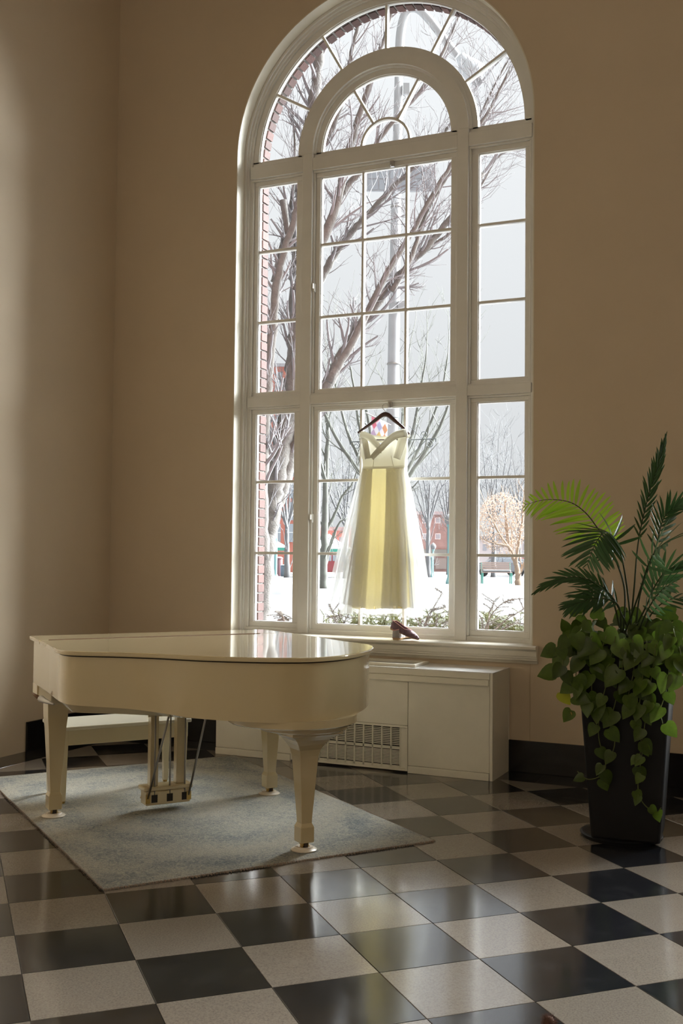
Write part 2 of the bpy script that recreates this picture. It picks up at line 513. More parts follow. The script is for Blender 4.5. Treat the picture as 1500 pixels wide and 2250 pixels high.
def rect_ring(mb, a0, a1, z0, z1, w, y0, y1):
    mb.box(a0, a1, y0, y1, z0, z0+w); mb.box(a0, a1, y0, y1, z1-w, z1)
    mb.box(a0, a0+w, y0, y1, z0+w, z1-w); mb.box(a1-w, a1, y0, y1, z0+w, z1-w)
def sash(u0, u1, z0, z1, g, vm, hm):
    # g = glass rectangle (u0,u1,z0,z1)
    st = MB(); rect_ring(st, XC+u0, XC+u1, z0, z1, 0.016, 3.598, 3.66); st.build('stop_moulding', m_white, win, bevel=0.004)
    u0 += 0.016; u1 -= 0.016; z0 += 0.004; z1 -= 0.016
    s = MB()
    s.box(XC+u0, XC+u1, 3.618, 3.672, z0, g[2]); s.box(XC+u0, XC+u1, 3.618, 3.672, g[3], z1)
    s.box(XC+u0, XC+g[0], 3.618, 3.672, g[2], g[3]); s.box(XC+g[1], XC+u1, 3.618, 3.672, g[2], g[3])
    so = s.build('sash', m_white, win, bevel=0.003)
    b = MB(); rect_ring(b, XC+g[0], XC+g[1], g[2], g[3], 0.007, 3.630, 3.66); b.build('glazing_bead', m_white, so)
    us = [g[0]]+vm+[g[1]]; zs = [g[2]]+hm+[g[3]]
    for u in vm: MB().box(XC+u-0.0095, XC+u+0.0095, 3.624, 3.668, g[2], g[3]).build('muntin', m_white, so, bevel=0.003)
    for z in hm: MB().box(XC+g[0], XC+g[1], 3.622, 3.669, z-0.0105, z+0.0105).build('muntin', m_white, so, bevel=0.003)
    for a, b_ in zip(us, us[1:]):
        for c, d in zip(zs, zs[1:]):
            MB().box(XC+a, XC+b_, YG, YG+0.004, c, d).build('pane', m_glass, so)
    return so
for (z0, z1, gz0, gz1, hm) in ((0.905, 2.690, 0.961, 2.642, [1.513, 2.086]), (2.765, 4.562, 2.809, 4.508, [3.386, 3.966])):
    sash(-1.163, -PI1, z0, z1, (-1.109, -0.757, gz0, gz1), [], hm)
    sash(-PI0, PI0, z0, z1, (-0.547, 0.547, gz0, gz1), [-0.1815, 0.1815], hm)
    sash(PI1, 1.163, z0, z1, (0.757, 1.118, gz0, gz1), [], hm)
# fan light between the two arches
s = MB(); arc_band(s, 1.113, 1.164, 3.618, 3.672); arc_band(s, PI1-0.002, 0.752, 3.618, 3.672)
for a in (-1, 1):
    p, q = sorted((XC+a*(PI1), XC+a*1.163)); s.box(p, q, 3.618, 3.672, 4.665, 4.711)
fan = s.build('fan_sash', m_white, win, recalc=True)
arc_band(MB(), 1.104, 1.114, 3.630, 3.66).build('glazing_bead', m_white, fan, recalc=True)
s = MB(); arc_band(s, PI1-0.004, 0.712, 3.598, 3.66); s.build('stop_moulding', m_white, win, recalc=True)
angs = [math.radians(a) for a in (30, 60, 90, 120, 150)]
for a in angs:
    c, sn = math.cos(a), math.sin(a); t = Vector((-sn, 0, c)); d = Vector((c, 0, sn)); o = Vector((XC, 3.624, ZA))
    MB().obox(o+d*0.745-t*0.0095, d*(1.12-0.745), t*0.019, Vector((0,0.044,0))).build('muntin', m_white, fan, recalc=True)
lims = [math.radians(0.5)]+angs+[math.radians(179.5)]
def sector(r0, r1, a0, a1, n=10):
    P = [(XC+r1*math.cos(lerp(a0,a1,k/n)), ZA+r1*math.sin(lerp(a0,a1,k/n))) for k in range(n+1)]
    if r0 > 0: P += [(XC+r0*math.cos(lerp(a1,a0,k/n)), ZA+r0*math.sin(lerp(a1,a0,k/n))) for k in range(n+1)]
    return P
for a0, a1 in zip(lims, lims[1:]):
    MB().prism_y(sector(0.745, 1.12, a0, a1), YG, YG+0.004).build('pane', m_glass, fan, recalc=True)
# inner half-round light
s = MB(); arc_band(s, 0.545, PI0+0.002, 3.618, 3.672); s.box(XC-PI0, XC+PI0, 3.618, 3.672, 4.665, 4.711)
lun = s.build('lunette_sash', m_white, win, recalc=True)
arc_band(MB(), 0.588, PI0+0.003, 3.598, 3.66).build('stop_moulding', m_white, win, recalc=True)
arc_band(MB(), 0.536, 0.546, 3.630, 3.66).build('glazing_bead', m_white, lun, recalc=True)
RS = 0.200
s = MB(); arc_band(s, RS-0.009, RS+0.009, 3.624, 3.668, n=28); s.build('muntin', m_white, lun, recalc=True)
for a in (60, 120):
    a = math.radians(a); c, sn = math.cos(a), math.sin(a); t = Vector((-sn,0,c)); d = Vector((c,0,sn)); o = Vector((XC,3.624,ZA))
    MB().obox(o+d*(RS+0.004)-t*0.0095, d*(0.55-RS), t*0.019, Vector((0,0.044,0))).build('muntin', m_white, lun, recalc=True)
L3 = [math.radians(v) for v in (1, 60, 120, 179)]
for a0, a1 in zip(L3, L3[1:]):
    MB().prism_y(sector(RS, 0.55, a0, a1), YG, YG+0.004).build('pane', m_glass, lun, recalc=True)
MB().prism_y(sector(0, RS, math.radians(3), math.radians(177)), YG, YG+0.004).build('pane', m_glass, lun, recalc=True)
# catches on the middle column, and the side latches of the centre sashes
for z in (4.545, 2.676):
    c = MB(); c.box(XC+0.055, XC+0.085, 3.590, 3.618, z-0.045, z+0.002); c.tube([(XC+0.07,3.592,z-0.012),(XC+0.07,3.572,z-0.02),(XC+0.07,3.570,z-0.045)], 0.006, 8)
    tag(c.build('sash_catch', m_chrome, win, bevel=0.003), 'small metal sash catch')
for z in (3.62, 1.79):
    c = MB(); c.box(XC-0.595, XC-0.578, 3.585, 3.618, z-0.035, z+0.035); c.box(XC-0.592, XC-0.581, 3.565, 3.59, z-0.012, z+0.03)
    tag(c.build('side_latch', m_white, win, bevel=0.003), 'white painted side latch')
# the two windows further along the wall, outside the picture: plainer copies that let their daylight in
for k, c in enumerate(WINX[1:]):
    e = tag(empty('window_%d' % (k+2), (c, YG, 0.886)), ('arched window next along the wall to the right', 'arched window at the right end of the wall')[k], 'window', kind='structure')
    dx = c-XC
    f = MB(); arch_band(f, 1.113, RO-0.004, 3.60, 3.68, 0.886)
    for s_ in (-1, 1):
        p, q = sorted((XC+s_*0.595, XC+s_*0.715)); f.box(p, q, 3.60, 3.68, 0.886, ZA)
    arc_band(f, 0.58, 0.72, 3.60, 3.68)
    for z0, z1 in ((0.886, 0.96), (2.645, 2.805), (4.51, 4.71)): f.box(XC-1.12, XC+1.12, 3.601, 3.679, z0, z1)
    f.v = [(p[0]+dx, p[1], p[2]) for p in f.v]
    f.build('frame', m_white, e, recalc=True)
    f = MB().prism_y([(XC-1.12,0.95)]+[(x, z) for x, z in arch_pts(1.12)][::-1]+[(XC+1.12,0.95)], YG, YG+0.004)
    f.v = [(p[0]+dx, p[1], p[2]) for p in f.v]
    f.build('pane', m_glass, e, recalc=True)
    f = MB()
    for u in (-0.18, 0.18): f.box(c+u-0.01, c+u+0.01, 3.624, 3.668, 0.96, 4.51)
    for z in (1.513, 2.086, 3.386, 3.966): f.box(c-1.11, c+1.11, 3.625, 3.667, z-0.01, z+0.01)
    f.build('muntins', m_white, e)
    MB().box(c-1.26, c+1.26, 3.376, 3.60, 0.80, 0.886).build('sill', m_sill, e)
# sill with stepped apron
prof = [(3.60,0.886),(3.385,0.884),(3.374,0.878),(3.374,0.862),(3.386,0.858),(3.398,0.846),(3.398,0.812),(3.404,0.808),(3.404,0.797),(3.412,0.793),(3.412,0.781),(3.424,0.774),(3.434,0.758),(3.4495,0.757),(3.4495,0.80),(3.60,0.80)]
tag(MB().prism_x(prof, XC-1.262, XC+1.262).build('trim_1', m_sill, recalc=True), 'cream window sill with stepped moulded apron', 'sill', kind='structure')
# brick lining outside the glass: each brick its own piece
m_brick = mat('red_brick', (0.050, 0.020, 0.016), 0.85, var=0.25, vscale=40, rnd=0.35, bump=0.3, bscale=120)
m_mort = mat('mortar', (0.14, 0.128, 0.118), 0.9)
mo = MB(); arch_band(mo, 1.120, 1.30, 3.69, 3.786, 0.70); 
mo.build('mortar_bed', m_mort, wall_front, recalc=True)
bm_ = MB().box(-0.5,0.5,-0.5,0.5,-0.5,0.5).mesh('brick', m_brick)
pit = 0.0765
def brick(c, rotang, sx, sy, sz):
    R = Matrix.Rotation(rotang, 4, 'Y')
    link('brick', bm_, wall_front, Matrix.Translation(c) @ R @ Matrix.Diagonal((sx, sy, sz, 1)))
z = 0.92; k = 0
while z < ZA:
    for s in (-1, 1):
        if s > 0 and z > 3: pass
        brick((XC+s*(1.108+0.045), 3.742, z), 0, 0.09, 0.088 if k % 2 else 0.094, 0.063)
    z += pit; k += 1
na = int(math.pi*1.115/pit)
for k in range(na):
    a = math.pi*(k+0.5)/na
    r = 1.108+0.045
    brick((XC+r*math.cos(a), 3.742, ZA+r*math.sin(a)), -a, 0.09, 0.092, 0.061)
wall_with_arch(3.70, 3.785, 1.29, ZS-0.06, mat('outer_brick_face', (0.33,0.13,0.1), 0.9, var=0.2, vscale=30), 'outer_leaf', wall_front)
MB().box(XC-1.3, XC+1.3, 3.66, 3.84, 0.76, 0.895).build('outer_sill', mat('outer_sill_stone', (0.62,0.6,0.58), 0.8), wall_front)

# ---- the other walls, the ceiling, baseboards
tag(MB().box(X0-0.3, X0, Y0-0.3, Y1, -0.3, ZC+0.1).build('wall_left', m_wall), 'tan wall left of the piano, pale where daylight falls', 'wall', kind='structure')
tag(MB().box(X1, X1+0.3, Y0-0.3, Y1, -0.3, ZC+0.1).build('wall_right', m_wall), 'tan wall on the far right of the lobby', 'wall', kind='structure')
tag(MB().box(X0, X1, Y0-0.3, Y0, -0.3, ZC+0.1).build('wall_back', m_wall), 'tan wall behind the viewer', 'wall', kind='structure')
tag(MB().box(X0-0.3, X1+0.3, Y0-0.3, 3.785, ZC, ZC+0.3).build('ceiling', m_ceil), 'high cream ceiling of the lobby', 'ceiling', kind='structure')
tag(MB().box(1.449, X1, 3.432, 3.4495, 0.0, 0.221).build('baseboard_right', m_base, bevel=0.003), 'tall black baseboard right of the radiator cabinet', 'baseboard', kind='structure')
tag(MB().box(X0+0.02, -0.707, 3.432, 3.4495, 0.0, 0.221).build('baseboard_front', m_base, bevel=0.003), 'tall black baseboard between the corner and the radiator cabinet', 'baseboard', kind='structure')
tag(MB().box(X0+0.001, X0+0.019, 2.45, 3.4495, 0.0, 0.221).build('baseboard_left', m_base, bevel=0.003), 'black baseboard along the left wall behind the bench', 'baseboard', kind='structure')

# ---- unseen pendants behind the viewer, added as warm fill for the room
m_opal = mat('opal_glass_lit', (0.9, 0.85, 0.75), 0.4, emit=(1.0, 0.87, 0.70), estr=LAMP_POWER)
pm = MB().lathe([(0.02,-0.2),(0.12,-0.17),(0.19,-0.09),(0.21,0.0),(0.19,0.09),(0.12,0.17),(0.05,0.2)], n=20).mesh('globe', m_opal, True)
for k, (x, y, wd) in enumerate(((1.0,-5.4,'nearest the left wall'), (4.6,-5.6,'in the middle of the lobby'), (8.2,-3.8,'nearest the right wall'), (2.8,-8.0,'nearest the back wall'))):
    e = tag(empty('fill_pendant', (x, y, 5.0)), 'opal globe pendant lamp hanging '+wd, 'lamp', 'lobby pendants')
    link('globe', pm, e, Matrix.Translation((x, y, 5.2)))
    MB().tube([(x,y,5.38),(x,y,ZC)], 0.012, 8).build('rod', m_brass, e)
    MB().lathe([(0.07,0),(0.07,0.02),(0.02,0.05)], (x,y,ZC-0.05), 16).build('canopy', m_brass, e)
    MB().lathe([(0.06,0),(0.06,0.03),(0.015,0.05)], (x,y,5.37), 16).build('collar', m_brass, e)

# ================================================================== radiator cabinet under the window
CX0, CX1, CY0, CY1, CZ = -0.705, 1.447, 3.045, 3.4485, 0.724
rc = tag(empty('radiator_cabinet', ((CX0+CX1)/2, 3.25, 0)), 'long cream metal radiator cabinet with slotted grille under the window', 'radiator cabinet')
GX0, GX1, GZ0, GZ1 = -0.06, 0.826, 0.018, 0.312
b = MB(); b.box(CX0, CX0+0.012, CY0+0.012, CY1, 0, CZ-0.004); b.box(CX1-0.012, CX1, CY0+0.012, CY1, 0, CZ-0.004)
b.box(CX0+0.012, CX1-0.012, CY1-0.012, CY1, 0, CZ-0.004)
b.build('end_panels', m_cab, rc)
MB().box(CX0, GX0-0.012, CY0, CY0+0.012, 0.052, CZ-0.05).build('front_panel', m_cab, rc, bevel=0.003)
MB().box(GX0-0.009, GX1+0.012, CY0, CY0+0.012, GZ1+0.014, CZ-0.05).build('front_panel', m_cab, rc, bevel=0.003)
MB().box(GX1+0.015, CX1-0.022, CY0, CY0+0.012, 0.052, CZ-0.05).build('front_panel', m_cab, rc, bevel=0.003)
MB().box(CX1-0.021, CX1, CY0-0.001, CY0+0.012, 0.0, CZ-0.004).build('corner_strip', m_cab, rc, bevel=0.003)
MB().box(CX1-0.006, CX1+0.004, CY1-0.012, CY1, 0.0, CZ).build('corner_strip', m_cab, rc, bevel=0.002)
MB().box(CX0, GX0-0.012, CY0-0.006, CY0+0.012, 0.0, 0.050).build('kick_strip', m_cab, rc, bevel=0.004)
MB().box(GX1+0.015, CX1-0.024, CY0-0.006, CY0+0.012, 0.0, 0.050).build('kick_strip', m_cab, rc, bevel=0.004)
b = MB(); b.box(CX0, CX1-0.03, CY0-0.012, CY0+0.012, CZ-0.085, CZ-0.052); b.box(CX0, CX1-0.03, CY0-0.018, CY0, CZ-0.092, CZ-0.082)
b.build('front_lip', m_cab, rc, bevel=0.003)
t = MB(); t.box(CX0, CX1-0.022, CY0-0.002, CY0+0.012, CZ-0.048, CZ-0.004); t.build('top_rail', m_cab, rc, bevel=0.003)
TX0, TX1, TY0, TY1 = -0.45, 0.84, 3.13, 3.36
t = MB(); t.box(CX0-0.003, TX0, CY0-0.004, CY1, CZ-0.006, CZ); t.box(TX1, CX1+0.003, CY0-0.004, CY1, CZ-0.006, CZ)
t.box(TX0, TX1, CY0-0.004, TY0, CZ-0.006, CZ); t.box(TX0, TX1, TY1, CY1, CZ-0.006, CZ)
t.build('top_sheet', mat('cabinet_top_lit_enamel', (0.84,0.83,0.82), 0.22), rc)  # top painted paler than the sides to carry the window light
t = MB(); w = 0.03
t.box(TX0-w, TX1+w, TY0-w, TY0, CZ, CZ+0.02); t.box(TX0-w, TX1+w, TY1, TY1+w, CZ, CZ+0.02); t.box(TX0-w, TX0, TY0, TY1, CZ, CZ+0.02); t.box(TX1, TX1+w, TY0, TY1, CZ, CZ+0.02)
t.build('top_vent_frame', m_cab, rc, bevel=0.004)
MB().box(TX0, TX1, TY0, TY1, CZ-0.06, CZ-0.05).build('top_vent_shade', m_dark, rc)  # dark sheet for the shade inside the vent
MB().box(GX0, GX1, CY0+0.03, CY0+0.036, GZ0, GZ1).build('grille_shade', m_dark, rc)  # dark sheet for the shade behind the slats
g = MB(); w = 0.016
rect_ring(g, GX0-0.010, GX1+0.013, GZ0-0.006, GZ1+0.012, w, CY0-0.003, CY0+0.03)
g.build('grille_frame', m_cab, rc, bevel=0.002)
NX = 13; gx0, gx1 = GX0+0.006, GX1-0.045
MB().box(gx1, GX1-0.002, CY0+0.008, CY0+0.02, GZ0+0.01, GZ1-0.004).build('grille_blank', m_cab, rc)
zm = (GZ0+GZ1)/2
for k in range(NX):
    x = lerp(gx0, gx1, k/(NX-1)); MB().box(x-0.005, x+0.005, CY0+0.006, CY0+0.022, GZ0+0.010, GZ1-0.004).build('grille_bar', m_cab, rc)
MB().box(gx0, gx1, CY0+0.006, CY0+0.022, zm-0.010, zm+0.010).build('grille_rail', m_cab, rc)
MB().box(gx0, gx1, CY0+0.006, CY0+0.022, GZ0+0.008, GZ0+0.026).build('grille_rail', m_cab, rc)
sl = MB().box(gx0, gx1, CY0+0.010, CY0+0.018, -0.0030, 0.0030).mesh('grille_slat', m_cab)
for z0, z1 in ((GZ0+0.026, zm-0.010), (zm+0.010, GZ1-0.004)):
    for k in range(1, 11): link('grille_slat', sl, rc, Matrix.Translation((0, 0, lerp(z0, z1, k/11))))
# ================================================================== rug
def rug_mat():
    m = bpy.data.materials.new('faded_rug'); m.use_nodes = True
    nt = m.node_tree; nt.nodes.clear(); N = nt.nodes.new; L = nt.links.new
    out = N('ShaderNodeOutputMaterial'); b = N('ShaderNodeBsdfPrincipled'); tc = N('ShaderNodeTexCoord')
    b.inputs['Roughness'].default_value = 0.95; b.inputs['Specular IOR Level'].default_value = 0.1
    n1 = N('ShaderNodeTexNoise'); n1.inputs['Scale'].default_value = 2.2; n1.inputs['Detail'].default_value = 5
    n2 = N('ShaderNodeTexNoise'); n2.inputs['Scale'].default_value = 38; n2.inputs['Detail'].default_value = 4; n2.inputs['Distortion'].default_value = 1.6; n2.inputs['Roughness'].default_value = 0.7
    n3 = N('ShaderNodeTexNoise'); n3.inputs['Scale'].default_value = 160; n3.inputs['Detail'].default_value = 2
    for n in (n1, n2, n3): L(tc.outputs['Object'], n.inputs['Vector'])
    # a medallion field and a border band, worn down by the noise
    sep = N('ShaderNodeSeparateXYZ'); L(tc.outputs['Object'], sep.inputs[0])
    def mth(op, a, b_=None, clampv=False):
        n = N('ShaderNodeMath'); n.operation = op; n.use_clamp = clampv
        for k, v in enumerate((a, b_)):
            if v is None: continue
            if isinstance(v, (int, float)): n.inputs[k].default_value = v
            else: L(v, n.inputs[k])
        return n.outputs[0]
    ax = mth('ABSOLUTE', sep.outputs['X']); ay = mth('ABSOLUTE', sep.outputs['Y'])
    ed = mth('MAXIMUM', mth('SUBTRACT', ax, 1.33-0.89), ay)            # distance to edge as if square
    band = mth('MULTIPLY', mth('GREATER_THAN', ed, 0.60), mth('LESS_THAN', ed, 0.80))
    s1 = mth('SINE', mth('MULTIPLY', sep.outputs['X'], 46)); s2 = mth('SINE', mth('MULTIPLY', sep.outputs['Y'], 46))
    lat = mth('MULTIPLY', mth('MULTIPLY', s1, s2), 0.12)
    med = mth('SINE', mth('MULTIPLY', mth('SQRT', mth('ADD', mth('POWER', sep.outputs['X'], 2.0), mth('POWER', mth('MULTIPLY', sep.outputs['Y'], 1.25), 2.0))), 17))
    f = mth('ADD', n2.outputs['Fac'], mth('MULTIPLY', lat, 0.12))
    f = mth('ADD', f, mth('MULTIPLY', med, 0.05))
    f = mth('ADD', f, mth('MULTIPLY', band, 0.05))
    f = mth('ADD', f, mth('MULTIPLY', mth('SUBTRACT', n1.outputs['Fac'], 0.5), 0.55))
    r = N('ShaderNodeValToRGB'); e = r.color_ramp.elements
    e[0].position = 0.36; e[0].color = (0.44, 0.405, 0.335, 1)
    e[1].position = 0.52; e[1].color = (0.36, 0.35, 0.305, 1)
    q = r.color_ramp.elements.new(0.64); q.color = (0.255, 0.262, 0.25, 1)
    q = r.color_ramp.elements.new(0.82); q.color = (0.14, 0.165, 0.185, 1)
    L(f, r.inputs[0])
    mx = N('ShaderNodeMix'); mx.data_type = 'RGBA'; mx.blend_type = 'MULTIPLY'; mx.inputs['Factor'].default_value = 0.7
    L(r.outputs[0], mx.inputs[6]); L(n3.outputs['Fac'], mx.inputs[7])
    sc = N('ShaderNodeVectorMath'); sc.operation = 'SCALE'; sc.inputs['Scale'].default_value = 1.50; L(mx.outputs[2], sc.inputs[0])
    L(sc.outputs[0], b.inputs['Base Color'])
    bp = N('ShaderNodeBump'); bp.inputs['Strength'].default_value = 0.5; bp.inputs['Distance'].default_value = 0.004
    L(n3.outputs['Fac'], bp.inputs['Height']); L(bp.outputs[0], b.inputs['Normal'])
    L(b.outputs[0], out.inputs[0]); return m
m_rug = rug_mat()
m_fringe = mat('rug_fringe', (0.30, 0.22, 0.17), 0.95)
RA, RB_, RC_ = Vector((0.549, 0.026, 0)), Vector((1.601, 1.461, 0)), Vector((-0.526, 3.051, 0))
re_ = (RB_-RA).normalized(); rl = (RC_-RB_); rl = (rl - re_*rl.dot(re_)); RLEN = rl.length-0.02; rl.normalize(); RWID = (RB_-RA).length
rctr = RA+re_*RWID/2+rl*RLEN/2
rug = empty('area_rug', (rctr.x, rctr.y, 0)); tag(rug, 'faded blue and cream area rug lying under the piano', 'rug')
# pile: local x along the length, local y across
mb = MB(); nx, ny = 64, 44; rows = []
for i in range(nx+1):
    row = []
    for j in range(ny+1):
        u = lerp(-RLEN/2, RLEN/2, i/nx); v = lerp(-RWID/2, RWID/2, j/ny)
        e = min(i, nx-i, j, ny-j)
        wob = 0.006*noise.noise(Vector((u*4, v*4, 1.0))) if e == 0 else 0
        z = 0.011+0.0015*noise.noise(Vector((u*3, v*3, 0)))-(0.004 if e == 0 else 0)
        row.append((u+(wob if i in (0, nx) else 0), v+(wob if j in (0, ny) else 0), z))
    rows.append(row)
mb.grid(rows)
border = [rows[0][j] for j in range(ny+1)]+[rows[i][ny] for i in range(1, nx+1)]+[rows[nx][j] for j in range(ny-1, -1, -1)]+[rows[i][0] for i in range(nx-1, 0, -1)]
k = len(border); mb.add([p for p in border]+[(p[0], p[1], 0.0005) for p in border], [(i, (i+1) % k, k+(i+1) % k, k+i) for i in range(k)])
me = mb.mesh('pile', m_rug, False)
rot = Matrix((rl, re_, Vector((0,0,1)))).transposed().to_4x4()
if rl.cross(re_).z < 0: rot = Matrix((-rl, re_, Vector((0,0,1)))).transposed().to_4x4()
link('pile', me, rug, Matrix.Translation(rctr) @ rot)
# bound, slightly fuzzy edge
fz = MB()
cs = [RA, RB_, RB_+rl*RLEN, RA+rl*RLEN]
for a, b in zip(cs, cs[1:]+cs[:1]):
    d = (b-a).normalized(); nrm = Vector((d.y, -d.x, 0)); L_ = (b-a).length; n = int(L_/0.006)
    for k in range(n):
        p = a+d*(L_*(k+random.random())/n)
        q = p+nrm*random.uniform(0.004, 0.016)+d*random.uniform(-0.008, 0.008)
        t = d*0.0022
        fz.add([p-t+Vector((0,0,0.010)), p+t+Vector((0,0,0.010)), q+t*0.5+Vector((0,0,random.uniform(0.001,0.006))), q-t*0.5+Vector((0,0,0.001))], [(0,1,2,3)])
o = fz.build('edge_fuzz', m_fringe, rug); o['kind'] = 'stuff'

# ================================================================== grand piano
ZL = 1.015
def pl(px, py): p = at_z(px, py, ZL); return Vector((p.x, p.y, 0))
pn = Vector((0.804, -0.595, 0)).normalized(); pe = Vector((-pn.y, pn.x, 0))        # away from the keyboard / towards the bass side
K1 = pl(65, 1397)
K2 = K1+pe*1.50
side = [pl(100, 1413)]
curve = [pl(*q) for q in ((118,1423.5),(126,1427),(138,1429.5),(160,1431),(200,1432),(250,1433),(300,1434.5),(350,1436.5),(400,1439.5),(450,1441.8),(500,1443.4),(560,1444.8),(620,1445.6),(680,1445.2),(730,1442.6),(780,1436.5),(808,1430),(822,1422.5),(818,1417.5),(790,1412.5),(758.7,1409.5),(708,1400.8))]
spine_end = pl(645, 1391.5)
raw = [K1, side[0]]+curve+[spine_end]
sm = catmull(curve, 5)
def chaikin(P, n=1):
    for _ in range(n):
        Q = [P[0]]
        for a, b in zip(P, P[1:]): Q += [a.lerp(b, 0.25), a.lerp(b, 0.75)]
        P = Q+[P[-1]]
    return P
out_l = [K1, K1.lerp(side[0], 0.5)]+chaikin([side[0]]+curve, 3)+[spine_end, K2]
def offset(P, d):
    n = len(P); ar = sum(P[i].x*P[(i+1)%n].y-P[(i+1)%n].x*P[i].y for i in range(n)); s = 1 if ar > 0 else -1
    R = []
    for i in range(n):
        a = (P[i]-P[i-1]).normalized(); b = (P[(i+1)%n]-P[i]).normalized()
        na = Vector((-a.y, a.x, 0))*s; nb = Vector((-b.y, b.x, 0))*s
        m_ = (na+nb); m_ = m_/max(0.3, m_.length_squared/2) if m_.length > 1e-6 else na
        R.append(P[i]+m_*d*1.0)
    return R
piano = tag(empty('grand_piano', (0.3, 1.3, 0)), 'ivory lacquered grand piano with closed lid standing on the rug', 'piano')
rim = offset(out_l, 0.022)
def zb(p):                                     # lower edge of the rim sweeps up towards the keyboard end
    n = (p-K1).dot(pn)
    return interp([(0.0,0.745),(0.95,0.748),(1.20,0.735),(1.45,0.712),(1.7,0.702),(2.0,0.700)], n)
mb = MB(); n = len(rim)
inn = offset(out_l, 0.07)
V = [(p.x,p.y,zb(p)) for p in rim]+[(p.x,p.y,0.985) for p in rim]+[(p.x,p.y,0.985) for p in inn]+[(p.x,p.y,0.70) for p in inn]
F = []
for i in range(n):
    j = (i+1) % n
    F += [(i,j,n+j,n+i),(n+i,n+j,2*n+j,2*n+i),(2*n+i,2*n+j,3*n+j,3*n+i),(3*n+i,3*n+j,j,i)]
mb.add(V, F)
mb.build('rim', m_piano, piano, smooth=True, recalc=True, auto=True)
mb = MB().prism([(p.x,p.y) for p in offset(out_l, 0.05)], 0.735, 0.76); mb.build('soundboard', m_pianod, piano, recalc=True)
mb = MB().prism([(p.x,p.y) for p in offset(out_l, 0.030)], 0.984, 0.992); mb.build('lid_gap_shade', m_dark, piano, recalc=True)  # dark slab for the shade line between rim and lid
# lid in two leaves: the front flap towards the keyboard and the main leaf, with a hinge seam between
def split(poly, f):
    def half(sg):
        o = []
        for a, b in zip(poly, poly[1:]+poly[:1]):
            fa, fb = sg*f(a), sg*f(b)
            if fa >= 0: o.append(a)
            if (fa >= 0) != (fb >= 0): o.append(a.lerp(b, fa/(fa-fb)))
        return o
    return half(1), half(-1)
h0, h1 = pl(107, 1406.3), pl(640, 1391.8)
h0 = pl(107, 1406.3); h1 = pl(500, 1394.2)
hd = (h1-h0).normalized(); hn = Vector((-hd.y, hd.x, 0))
if hn.dot(pn) < 0: hn = -hn
main, flap = split(out_l, lambda p: (p-h0).dot(hn)-0.002)
flap2, _ = split(out_l, lambda p: -((p-h0).dot(hn)+0.002))
for nm, P in (('lid_main_leaf', main), ('lid_front_flap', flap2)):
    MB().prism([(p.x,p.y) for p in P], 0.992, ZL).build(nm, m_piano, piano, bevel=0.006, seg=3, recalc=True)
MB().tube([h0+Vector((0,0,ZL-0.001)), h0+hd*1.30+Vector((0,0,ZL-0.001))], 0.0045, 8).build('lid_hinge', m_seam, piano)
# keybed, arms, keys and fallboard at the keyboard end
def nb_(n, e, z): return K1+pn*n+pe*e+Vector((0,0,z))
def pbox(n0, n1, e0, e1, z0, z1, mb=None):
    mb = mb or MB(); return mb.obox(nb_(n0,e0,z0), pn*(n1-n0), pe*(e1-e0), Vector((0,0,z1-z0)))
pbox(0.02, 0.42, 0.03, 1.47, 0.665, 0.735).build('keybed', m_pianod, piano, bevel=0.006, recalc=True)
for e0, e1 in ((0.022, 0.075), (1.425, 1.478)):
    prof = [(0.014,0.668),(0.010,0.70),(0.012,0.75),(0.020,0.80),(0.020,0.975),(0.12,0.975),(0.12,0.668)]
    mb = MB(); A = [nb_(a, e0, z) for a, z in prof]; B = [nb_(a, e1, z) for a, z in prof]; k = len(prof)
    mb.add(A+B, [tuple(range(k)), tuple(range(2*k-1,k-1,-1))]+[(i,(i+1)%k,k+(i+1)%k,k+i) for i in range(k)])
    mb.build('arm', m_piano, piano, bevel=0.004, recalc=True)
pbox(0.025, 0.15, 0.12, 1.38, 0.735, 0.757).build('white_keys', m_keyw, piano, recalc=True)
kb = MB()
for k in range(36):
    e = 0.14+1.22*k/36
    if k % 7 in (2, 6): continue
    pbox(0.06, 0.15, e, e+0.012, 0.757, 0.769, kb)
kb.build('black_keys', m_black, piano, recalc=True)
pbox(0.152, 0.172, 0.08, 1.42, 0.735, 0.985).build('fallboard', m_piano, piano, recalc=True)
pbox(0.004, 0.02, 0.08, 1.42, 0.665, 0.745).build('keyslip', m_piano, piano, bevel=0.003, recalc=True)
# the folded key cover edge catching the light at the corner
c = MB(); pA = at_d(69, 1521, 5.98); pB = at_d(90, 1537, 5.84); pC = at_d(118, 1547, 5.66)
c.tube([pA, pA.lerp(pB, 0.7)], [0.004, 0.011], 8, flat=0.6); 
tag(c.build('cover_hinge_pin', m_seam, piano, smooth=True), 'dark pin of the key cover')
c = MB(); c.tube([pB+Vector((0,0,0.004)), pB.lerp(pC, 0.3), pC], [0.020, 0.014, 0.006], 10); tag(c.build('cover_knob', m_chrome, piano, smooth=True), 'polished metal knob')
